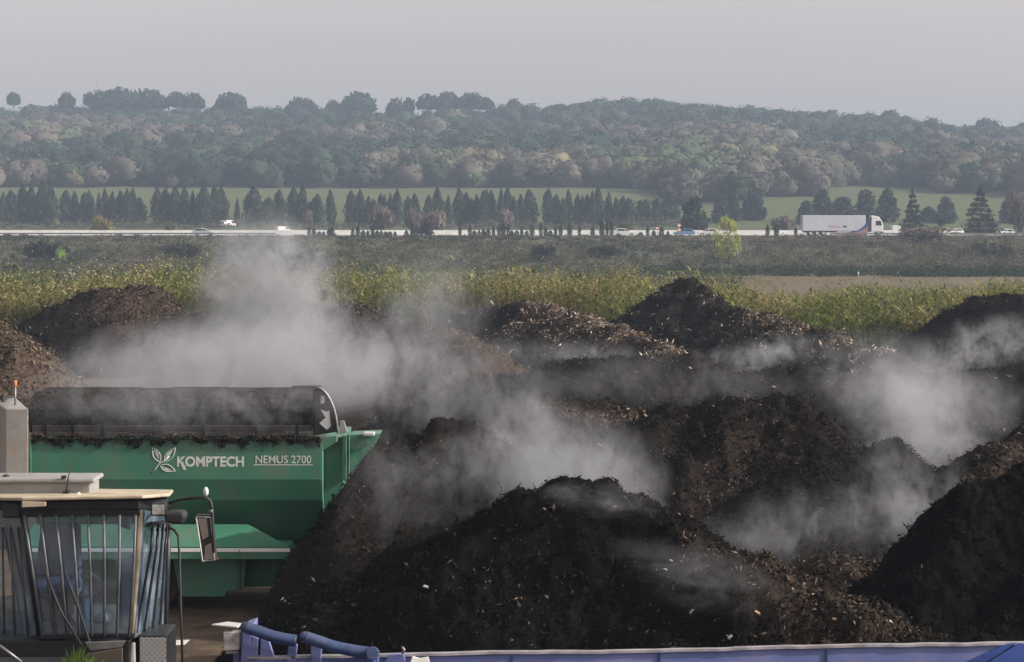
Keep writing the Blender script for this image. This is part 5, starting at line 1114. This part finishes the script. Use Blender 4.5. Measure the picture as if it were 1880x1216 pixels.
cpart(MB().box((Q(257, 0).x, CY, 2.2), (Q(304, 0).x, CY + .018, Q(0, 1171).z)), 'vent_grille', 'perf', 0, gp)
cpart(MB().hexa([Q(236, 1230, CY), Q(250, 1230, CY), Q(250, 1230, CY + .2), Q(236, 1230, CY + .2), Q(240, 1181, CY), Q(249, 1178, CY), Q(249, 1178, CY + .2), Q(238, 1181, CY + .2)]), 'fender', 'lightgrey', .02)
# wipers
for pts in ([(118, 1048), (140, 1105), (165, 1180), (162, 1215)], [(82, 1048), (110, 1120), (150, 1185)]): bar('wiper', [Q(a, b_, CY - .09) for a, b_ in pts], .013, 'blackplastic')
bar('side_handrail', [Q(-8, 1180, CY - .5), Q(40, 1216, CY - .5)], .016, 'steel')
# interior: seat, steering column, controls, jacket
sx_ = Q(100, 0, CY + 1.1).x
st = cpart(MB().box((sx_ - .27, CY + .75, zl + .28), (sx_ + .27, CY + 1.3, zl + .42)), 'seat', 'seat', .05)
cpart(MB().hexa([(sx_ - .26, CY + 1.2, zl + .4), (sx_ + .26, CY + 1.2, zl + .4), (sx_ + .26, CY + 1.34, zl + .4), (sx_ - .26, CY + 1.34, zl + .4), (sx_ - .22, CY + 1.36, zl + 1.0), (sx_ + .22, CY + 1.36, zl + 1.0), (sx_ + .22, CY + 1.48, zl + 1.0), (sx_ - .22, CY + 1.48, zl + 1.0)]), 'backrest', 'seat', .05, st)
cpart(MB().box((sx_ - .2, CY + .85, zl), (sx_ + .2, CY + 1.2, zl + .28)), 'seat_base', 'black', .02, st)
cx_ = Q(165, 0, CY + .5).x
bar('steering_column', [(cx_, CY + .22, zl), (cx_ - .02, CY + .42, zl + .5)], .045, 'jacket')
bar('steering_wheel', [(cx_ - .02 + .19 * math.cos(a), CY + .42 + .12 * math.sin(a), zl + .52 + .14 * math.sin(a)) for a in np.linspace(0, 6.28, 22)], .016, 'blackplastic')
cpart(MB().box((Q(205, 0).x, CY + .35, zl), (Q(240, 0).x, CY + .9, zl + .75)), 'control_console', 'seat', .04)
cpart(MB().ball((Q(160, 0).x, CY + .5, zl + .16), .11, (1, .8, 1)).ball((Q(178, 0).x, CY + .45, zl + .13), .09), 'bundled_bag', 'paper')
cpart(MB().hexa([(Q(186, 0).x, CY + .8, zl + 1.05), (Q(212, 0).x, CY + .8, zl + 1.0), (Q(212, 0).x, CY + .9, zl + 1.0), (Q(186, 0).x, CY + .9, zl + 1.05), (Q(190, 0).x, CY + .8, zl + 1.32), (Q(208, 0).x, CY + .8, zl + 1.32), (Q(208, 0).x, CY + .9, zl + 1.32), (Q(190, 0).x, CY + .9, zl + 1.32)]), 'hanging_jacket', 'jacket', .03)
bar('gear_stick', [(Q(142, 0).x, CY + .5, zl + .62), (Q(165, 0).x, CY + .55, zl + .5)], .012, 'offwhite')
# outside mirror on its bent arm, and the hose beside the cab
yM = CY - .1
bar('mirror_arm', [Q(312, 924, CY + .3), Q(330, 917, CY + .1), Q(360, 914, yM), Q(378, 914, yM), Q(386, 920, yM), Q(389, 932, yM), Q(391, 975, yM), Q(392, 1015, yM)], .017, 'blackplastic')
mb = MB(); mb.ball(Q(378, 903, yM), .032, (.9, .9, 1.6)); cpart(mb, 'marker_lamp', 'offwhite')
def rrect(pts, r=.3):
    out = []
    for i, p in enumerate(pts):
        a, c_ = Vector(pts[i - 1]), Vector(pts[(i + 1) % len(pts)]); p = Vector(p)
        for t_ in (.22, .10, .03): out.append(p.lerp(a, t_))
        for t_ in (.06, .16, .3): out.append(p.lerp(c_, t_))
    return out
mh = cpart(MB().slab(rrect([Q(371, 1034, yM), Q(397, 1030, yM), Q(389, 946, yM), Q(358, 946, yM)]), (0, .10, 0)), 'mirror', 'blackplastic', .012)
mgl = M_plain('mirror_reflection', (0.50, 0.50, 0.50), 0.12, metal=0.9, var=0.1); MAT['mglass'] = mgl
cpart(MB().slab([Q(372, 992, yM - .006), Q(383, 985, yM - .006), Q(380, 952, yM - .006), Q(363, 952, yM - .006)], (0, .006, 0)), 'mirror_glass', 'mglass', .003, mh)
cpart(MB().slab([Q(375, 1029, yM - .006), Q(393, 1026, yM - .006), Q(388, 997, yM - .006), Q(376, 1003, yM - .006)], (0, .006, 0)), 'mirror_glass', 'mglass', .003, mh)
bar('mirror_rim', [Q(a, b_, yM - .004) for a, b_ in ((360, 950), (366, 990), (372, 1031), (394, 1028), (390, 985), (387, 950), (360, 949))], .008, 'lightgrey')
bar('mirror_clip', [Q(384, 940, yM - .01), Q(391, 938, yM - .01)], .02, 'steel')
bar('hose', [Q(312, 970, CY + .5), Q(320, 973, CY + .4), Q(327, 984, CY + .3), Q(329, 1010, CY + .2), Q(332, 1120, CY + .15), Q(336, 1240, CY + .1)], .014, 'blackplastic')
# weeds caught on the hood
rg = np.random.default_rng(9); n_ = 150; zg = zl - .22
px = rg.normal(Q(140, 0, CY - .4).x, .12, n_); py = CY - .42 + rg.normal(0, .06, n_); hg = rg.uniform(.06, .26, n_) * np.exp(-((px - Q(146, 0, CY - .4).x) / .13) ** 2 * .5)
b0_ = np.stack([px, py, np.full(n_, zg)], -1); tp_ = b0_ + np.stack([rg.normal(0, .05, n_), rg.normal(0, .04, n_), hg], -1); sd_ = np.stack([np.full(n_, .007), np.zeros(n_), np.zeros(n_)], -1)
V = np.stack([b0_ - sd_, b0_ + sd_, tp_ + sd_ * .3 + (tp_ - b0_) * .0, (b0_ + tp_) / 2 - sd_ * 1.6], 1).reshape(-1, 3)
gr = link('weeds', np_mesh('weeds', V, (np.arange(n_) * 4)[:, None] + np.arange(4)[None], np.repeat(np.array([[.10, .16, .04]]) * rg.uniform(.6, 1.5, (n_, 1)), 4, 0)), MAT['reed'])
tag(gr, 'tuft of green weeds sprouting in front of the barred cab', 'weeds')

# ------------------------------------------------------------------ blue trailer along the bottom
TYl, TYr = 15.0, 15.5
TRT = (X(1150, 15.0), 14.0, 0.0)
trl = thing('blue_trailer', 'open faded blue trailer with a pale worn rim and bent tubes across the bottom', 'trailer', TRT)
def tpart(mb, name, mat, bevel=0.0, parent=None): return mb.build(name, MAT[mat] if isinstance(mat, str) else mat, parent or trl, off=TRT, bevel=bevel)
T = lambda u, v, y=15.0: P(u, v, y)
z0 = T(0, 1207, TYl).z; xl, xr = T(455, 0, TYl).x, T(2080, 0, TYr).x
zL, zR = T(0, 1207).z, T(0, 1176, 15.5).z
def wallpt(x_): return TYl + (TYr - TYl) * (x_ - xl) / (xr - xl)
def wz(x_): return zL + (zR - zL) * (x_ - xl) / (xr - xl)
tpart(MB().hexa([(xl, TYl, 1.3), (xr, TYr, 1.3), (xr, TYr + .06, 1.3), (xl, TYl + .06, 1.3), (xl, TYl, zL - .02), (xr, TYr, zR - .02), (xr, TYr + .06, zR - .02), (xl, TYl + .06, zL - .02)]), 'far_side_wall', 'blue', .005)
# worn rim, slightly dented
mb = MB(); k = 90; pr_ = None; rr_ = random.Random(4)
pts_ = [(xl + (xr - xl) * i / k) for i in range(k + 1)]
rimv = []
for i, x_ in enumerate(pts_):
    y_ = wallpt(x_) + rr_.uniform(-.004, .004); z_ = wz(x_) + .012 * (vnoise(np.array(x_ * 1.3), np.array(0.5), 3) - .5) + .008 * (vnoise(np.array(x_ * 6.0), np.array(1.5), 4) - .5); z_ = float(z_)
    rimv.append([mb.bm.verts.new(p) for p in ((x_, y_ - .022, z_ - .014), (x_, y_ - .02, z_ + .006), (x_, y_ + .04, z_ + .004), (x_, y_ + .04, z_ - .018))])
for a, c_ in zip(rimv, rimv[1:]):
    for j in range(4): mb.bm.faces.new([a[j], a[(j + 1) % 4], c_[(j + 1) % 4], c_[j]])
tpart(mb, 'top_rim', 'rust')
for x_ in (T(1215, 0).x, T(1530, 0).x, T(940, 0).x):
    tpart(MB().box((x_ - .006, wallpt(x_) - .012, 1.4), (x_ + .006, wallpt(x_) - .0025, wz(x_) - .03)), 'seam', 'blue_tube')
tpart(MB().box((xl, 12.3, 1.3), (xr, 12.36, zL - .05)), 'near_side_wall', 'blue', .005)
tpart(MB().hexa([(xl, 12.361, 1.3), (xr, 12.361, 1.3), (xr, TYr - .003, 1.3), (xl, TYl - .003, 1.3), (xl, 12.361, 1.4), (xr, 12.361, 1.4), (xr, TYr - .003, 1.4), (xl, TYl - .003, 1.4)]), 'floor', 'blue_dark')
tpart(MB().box((xr - .0, 12.3, 1.3), (xr + .06, TYr + .06, zL)), 'tail_wall', 'blue')
# dark blue diagonal brace at the right
mb = MB(); y1_ = wallpt(T(1800, 0, 15.4).x)
mb.slab([T(1760, 1222, 15.38), T(1800, 1222, 15.38), T(1868, 1180, 15.4), T(1848, 1183, 15.4)], (0, .02, 0))
mb.slab([T(1805, 1222, 15.37), T(1960, 1222, 15.37), T(1960, 1185, 15.4), T(1872, 1181, 15.4)], (0, .015, 0)); tpart(mb, 'diagonal_brace', 'blue_dark', .004)
# left end: bulkhead with its posts
tpart(MB().slab([T(441, 1230), T(460, 1230), T(463, 1150), T(445, 1156)], (0, .35, 0)), 'corner_post', 'blue', .01)
tpart(MB().slab([T(456, 1222), T(472, 1222), T(474, 1172), T(463, 1168)], (0, .05, 0)), 'end_rib', 'blue', .006)
tpart(MB().slab([T(478, 1210), T(503, 1207), T(494, 1178), T(478, 1172)], (0, .05, 0)), 'end_rib', 'blue', .006)
tpart(MB().slab([T(455, 1214), T(560, 1208), T(560, 1204), T(455, 1210)], (0, .06, 0)), 'end_rail', 'rust', .004)
tpart(MB().slab([T(523, 1230), T(541, 1230), T(546, 1184), T(530, 1184)], (0, .05, 0)), 'tube_post', 'blue', .008)
tpart(MB().slab([T(571, 1230), T(588, 1230), T(591, 1186), T(570, 1182)], (0, .05, 0)), 'tube_post', 'blue', .008)
tpart(MB().slab([T(674, 1230), T(694, 1230), T(696, 1196), T(674, 1198)], (0, .05, 0)), 'tube_post', 'blue', .008)
yt_ = 14.93
def bent(pts, nm='bent_tube'):
    P3 = [T(a, b_, yt_) for a, b_ in pts]
    fine = []
    for i in range(len(P3) - 1):
        p0, p1, p2, p3 = P3[max(i - 1, 0)], P3[i], P3[i + 1], P3[min(i + 2, len(P3) - 1)]
        for t_ in np.linspace(0, 1, 6, endpoint=False): fine.append(.5 * ((2 * p1) + (-p0 + p2) * t_ + (2 * p0 - 5 * p1 + 4 * p2 - p3) * t_ ** 2 + (-p0 + 3 * p1 - 3 * p2 + p3) * t_ ** 3))
    fine.append(P3[-1]); o = tpart(MB().tube(fine, .046, 14), nm, 'blue_tube')
    e, d = fine[-1], (fine[-1] - fine[-2]).normalized()
    return o, e, d
o, e, d = bent([(451, 1152), (470, 1158), (495, 1167), (520, 1173), (544, 1177)])
tpart(MB().tube([e - d * .002, e + d * .004], .034, 14), 'tube_hole', 'black', 0, o)
tpart(MB().ball(T(451, 1152, yt_), .046), 'tube_end', 'blue_tube', 0, o)
o, e, d = bent([(560, 1170), (585, 1178), (615, 1188), (650, 1195), (684, 1200)])
tpart(MB().ball(T(560, 1170, yt_), .046), 'tube_end', 'blue_tube', 0, o)
tpart(MB().tube([T(684, 1200, yt_ - .06), T(684, 1200, yt_ + .08)], .055, 16), 'tube_end', 'blue_tube', .008, o)
tpart(MB().ball(T(681, 1214, yt_), .04), 'tube_knob', 'blue_dark', 0, o)
tpart(MB().slab([T(706, 1222, 14.94), T(745, 1222, 14.94), T(742, 1202, 14.94), T(712, 1203, 14.94)], (0, .04, 0)), 'rim_patch', 'blue', .005)
tpart(MB().tube([T(739, 1200, 14.94), T(742, 1193, 14.94), T(738, 1188, 14.94)], .012, 6), 'rim_hook', 'steel')
for wx in (T(700, 0).x, T(1500, 0).x, T(1700, 0).x):
    for yy in (12.6, 14.8):
        q = MB(); q.tube([(wx, yy - .15, .5), (wx, yy + .15, .5)], .5, 22); w = tpart(q, 'wheel', 'rubber', .04)
        q = MB(); q.tube([(wx, yy - .165, .5), (wx, yy + .165, .5)], .27, 18); tpart(q, 'rim', 'steel', 0, w)
tpart(MB().box((xl + .3, 13.2, .7), (xr - .3, 14.2, 1.29)), 'chassis', 'black', .02)
mb = MB(); mb.slab([T(752, 1222, 14.90), T(790, 1222, 14.90), T(786, 1207, 14.92), T(770, 1210, 14.92), T(757, 1206, 14.92)], (0, .03, 0)); o = mb.build('paper_scrap', MAT['paper']); tag(o, 'torn pale scrap hanging on the blue trailer rim', 'scrap')
# lamp and flat plate beside the trailer's front
tpart(MB().slab([T(388, 1149, 15.1), T(436, 1154, 15.0), T(444, 1147, 15.25), T(418, 1144, 15.35)], (0, 0, .012)), 'bracket_plate', 'lightgrey', .003)
q = tpart(MB().slab(rrect([T(410, 1196, 15.05), T(440, 1194, 15.05), T(441, 1160, 15.05), T(410, 1160, 15.05)]), (0, .07, 0)), 'lamp', 'lens', .012)
tpart(MB().slab([T(414, 1201, 15.06), T(438, 1200, 15.06), T(438, 1196, 15.06), T(414, 1197, 15.06)], (0, .05, 0)), 'lamp_foot', 'grey', .003, q)
tpart(MB().box(tuple(T(428, 1230, 15.13)), tuple(T(442, 1160, 15.2))), 'lamp_bracket', 'blue', .005)

# ------------------------------------------------------------------ loose scraps, lying where the surface is
bpy.context.view_layer.update(); DG = bpy.context.evaluated_depsgraph_get()
def surf(u, v):
    d = P(u, v, 10.0) - Vector((0, 0, H)); hit, loc, nr, fi, ob, mm = SC.ray_cast(DG, Vector((0, 0, H)), d.normalized()); return loc if hit else P(u, v, 30)
rs = random.Random(12)
for (u, v, s, mat, lab) in ((782, 1078, .085, 'paper', 'pale diamond-shaped scrap low on the left flank of the foreground heap'), (1270, 1124, .08, 'paper', 'white scrap low on the right half of the foreground heap'),
    (1390, 1126, .09, 'tan', 'long pale wood chunk on the lower right of the foreground heap'), (1533, 1138, .08, 'tan', 'yellowish wood chunk near the right foot of the foreground heap'),
    (1630, 1142, .09, 'paper', 'pale bone-shaped scrap at the far right foot of the foreground heap'), (1340, 1170, .07, 'paper', 'grey stone-like scrap just above the blue trailer rim'),
    (1232, 1030, .05, 'paper', 'small white scrap on the right shoulder of the foreground heap'), (1000, 935, .05, 'paper', 'small pale scrap near the top of the foreground heap'),
    (1186, 765, .14, 'tan', 'orange-brown broken branch on the low brown heap'), (903, 557, .28, 'paper', 'white scrap on the top of the chip-covered far windrow'),
    (1495, 1120, .05, 'paper', 'small pale chip in the steam on the right slope of the foreground heap'), (1222, 1046, .055, 'paper', 'larger white scrap beside a small one on the right shoulder')):
    p = surf(u, v); mb = MB(); s = s * .62
    mb.hexa([(-s, -.02, -.25 * s), (s * .9, -.025, -.35 * s), (s, .02, -.3 * s), (-.9 * s, .02, -.2 * s), (-.7 * s, -.02, .3 * s), (.6 * s, -.03, .25 * s), (.7 * s, .015, .3 * s), (-.6 * s, .02, .35 * s)])
    o = mb.build('wood_scrap', MAT[mat], bevel=s * .1); o.location = p + Vector((0, -.01, s * .2)); o.rotation_euler = (rs.uniform(-.6, .6), rs.uniform(-.9, .9), rs.uniform(-.5, .5))
    tag(o, lab, 'scrap', 'pale scraps lying on the heaps')
for (u, v, w, lab) in ((322, 1193, .22, 'white torn sheet on the ground beside the cab hose'),):
    p = P(u, v, 33.0); p.z = 0.05
    p = Vector((X(u, 32.5), 32.5, .06)); mb = MB(); mb.slab([(-w, -.1, 0), (w * .8, -.16, .03), (w, .12, .05), (-.7 * w, .2, .02)], (0, 0, .01)); o = mb.build('torn_sheet', MAT['paper']); o.location = p; tag(o, lab, 'scrap')

# ------------------------------------------------------------------ steam (real volumes) and haze
def steam_mat(name, dens, nscale, thr, warp=1.5, col=(0.56, 0.58, 0.62), aniso=0.15, fall=1.3, stretch=(1, 1, 1)):
    m = bpy.data.materials.new(name); m.use_nodes = True; n = m.node_tree.nodes; l = m.node_tree.links; n.clear()
    out = n.new('ShaderNodeOutputMaterial'); pv = n.new('ShaderNodeVolumePrincipled'); l.new(pv.outputs[0], out.inputs['Volume'])
    pv.inputs['Color'].default_value = (*col, 1); pv.inputs['Anisotropy'].default_value = aniso
    tc = n.new('ShaderNodeTexCoord'); geo = n.new('ShaderNodeNewGeometry')
    mp = n.new('ShaderNodeMapping'); mp.inputs['Scale'].default_value = stretch; l.new(geo.outputs['Position'], mp.inputs[0])
    n1 = n.new('ShaderNodeTexNoise'); n1.inputs['Scale'].default_value = nscale; n1.inputs['Detail'].default_value = 5.0; n1.inputs['Roughness'].default_value = 0.6; n1.inputs['Distortion'].default_value = 1.1
    l.new(mp.outputs[0], n1.inputs['Vector'])
    n2 = n.new('ShaderNodeTexNoise'); n2.inputs['Scale'].default_value = nscale * 3.1; n2.inputs['Detail'].default_value = 3.0; n2.inputs['Distortion'].default_value = 1.6
    l.new(mp.outputs[0], n2.inputs['Vector'])
    mxn = n.new('ShaderNodeMath'); mxn.operation = 'MULTIPLY_ADD'; mxn.inputs[1].default_value = 0.62; mxn.inputs[2].default_value = -0.31; l.new(n2.outputs['Fac'], mxn.inputs[0])
    sm_ = n.new('ShaderNodeMath'); sm_.operation = 'ADD'; l.new(n1.outputs['Fac'], sm_.inputs[0]); l.new(mxn.outputs[0], sm_.inputs[1])
    # falloff from the centre of the puff, pushed about by the noise so that the outline is ragged
    le = n.new('ShaderNodeVectorMath'); le.operation = 'LENGTH'; l.new(tc.outputs['Object'], le.inputs[0])
    a1 = n.new('ShaderNodeMath'); a1.operation = 'MULTIPLY_ADD'; a1.inputs[1].default_value = -fall; a1.inputs[2].default_value = fall; l.new(le.outputs['Value'], a1.inputs[0])   # fall*(1-r)
    a2 = n.new('ShaderNodeMath'); a2.operation = 'MINIMUM'; a2.inputs[1].default_value = 1.0; l.new(a1.outputs[0], a2.inputs[0])
    a3 = n.new('ShaderNodeMath'); a3.operation = 'MULTIPLY_ADD'; a3.inputs[1].default_value = warp * 4; a3.inputs[2].default_value = -warp * 4 * thr; l.new(sm_.outputs[0], a3.inputs[0])
    a4 = n.new('ShaderNodeMath'); a4.operation = 'ADD'; l.new(a2.outputs[0], a4.inputs[0]); l.new(a3.outputs[0], a4.inputs[1])
    a5 = n.new('ShaderNodeMath'); a5.operation = 'MULTIPLY'; l.new(a4.outputs[0], a5.inputs[0]); l.new(a2.outputs[0], a5.inputs[1])
    a6 = n.new('ShaderNodeMath'); a6.operation = 'MAXIMUM'; a6.inputs[1].default_value = 0.0; l.new(a5.outputs[0], a6.inputs[0])
    a7 = n.new('ShaderNodeMath'); a7.operation = 'MULTIPLY'; a7.inputs[1].default_value = dens * 0.42; l.new(a6.outputs[0], a7.inputs[0])
    l.new(a7.outputs[0], pv.inputs['Density'])
    return m
SM = {}
def steam(lab, u, v, Y, wu, hv, dy, dens, nscale=.35, thr=.5, rot=0.0, warp=.35, fall=1.3, st=(1, 1, 1)):
    key = (dens, nscale, thr, warp, fall, st)
    if key not in SM: SM[key] = steam_mat('steam_%d' % len(SM), dens, nscale, thr, warp, fall=fall, stretch=st)
    bm = bmesh.new(); bmesh.ops.create_icosphere(bm, subdivisions=3, radius=1.0); me = bpy.data.meshes.new('steam'); bm.to_mesh(me); bm.free()
    o = link('steam', me, SM[key]); o.location = P(u, v, Y); o.scale = (wu / F * Y / 2, dy / 2, hv / F * Y / 2); o.rotation_euler = (0, R(rot), 0)
    tag(o, lab, 'steam', None, 'stuff'); return o
V1 = (1.0, 1.0, .8); L1 = (.55, 1.0, 1.25)       # noise stretched upwards (rising) or sideways (drifting)
steam('broad bank of steam lying behind the green machine', 430, 680, 44, 800, 250, 8, 1.1, .50, .50, -4, 1.6, 1.5, V1)
steam('tall column of steam rising left of the photo centre', 495, 570, 50, 330, 410, 5, 2.7, .6, .51, 8, 1.7, 1.5, V1)
steam('steam drifting right of the column towards the middle heaps', 710, 660, 47, 600, 300, 6, .85, .50, .53, 12, 1.8, 1.3, V1)
steam('thin steam rising in front of the reeds near the middle', 800, 555, 70, 260, 260, 6, .32, .4, .54, 12, 1.7, 1.3, V1)
steam('thin steam hanging in front of the drum cover of the machine', 330, 740, 34.9, 820, 150, 1.3, 1.1, 1.0, .50, 0, 1.5, 1.5, V1)
steam('bright steam pouring out behind the foreground heap', 1000, 880, 33.4, 500, 300, 3.5, 1.5, .8, .49, 0, 1.6, 1.5, V1)
steam('steam drifting over the tall heap beside the machine', 770, 900, 33.0, 420, 420, 1.6, .8, .8, .55, -30, 1.7, 1.3, V1)
steam('steam curling above the middle brown heap', 930, 770, 42, 420, 230, 4, .7, .6, .53, -20, 1.8, 1.3, V1)
steam('large drifting steam cloud on the right half of the yard', 1680, 718, 52, 500, 230, 8, .5, .55, .53, 14, 1.9, 1.3, V1)
steam('dense steam rising behind the pointed dark heap', 1690, 790, 46.5, 340, 320, 4, 1.0, .7, .51, -20, 1.7, 1.4, V1)
steam('steam rolling down the right side of the pointed dark heap', 1650, 910, 37.5, 320, 280, 2.5, 1.1, .8, .52, -35, 1.7, 1.3, V1)
steam('steam lying in the gap between the two foreground heaps', 1450, 970, 34.5, 500, 180, 2.2, .8, 1.0, .525, -14, 1.8, 1.3, V1)
steam('thin veil of steam drifting over the long dark windrow', 1220, 700, 57, 760, 150, 4, .16, .6, .52, 4, 1.8, 1.4, V1)
steam('low streak of steam in front of the tallest far windrow', 1400, 650, 78, 300, 85, 4, .8, 1.0, .535, -10, 2.0, 1.2, V1)
steam('low streaks of steam in front of the right far heap', 1800, 640, 76, 340, 130, 5, .8, .8, .53, -12, 2.0, 1.2, V1)
steam('thin steam along the foot of the chip-covered far windrow', 1060, 652, 72, 460, 80, 4, .5, .9, .54, 4, 2.0, 1.2, V1)
steam('faint steam wisp over the top of the foreground heap', 1090, 912, 28.8, 340, 80, 1.0, 1.5, 1.7, .54, 12, 2.0, 1.1, L1)
steam('steam wisp on the right slope of the foreground heap', 1300, 1060, 26.9, 420, 160, 1.2, .8, 1.4, .54, 16, 2.0, 1.1, L1)
hz = MB(); hz.box((-950, -60, -1.5), (950, 1750, 96))
m = bpy.data.materials.new('haze'); m.use_nodes = True; n = m.node_tree.nodes; l = m.node_tree.links; n.clear()
out = n.new('ShaderNodeOutputMaterial'); pv = n.new('ShaderNodeVolumePrincipled'); pv.inputs['Density'].default_value = 0.00035; pv.inputs['Color'].default_value = (0.56, 0.70, 0.90, 1); pv.inputs['Anisotropy'].default_value = 0.0
l.new(pv.outputs[0], out.inputs['Volume'])
o = hz.build('haze', m); tag(o, 'thin blue grey haze over the whole plain', 'haze', kind='stuff')
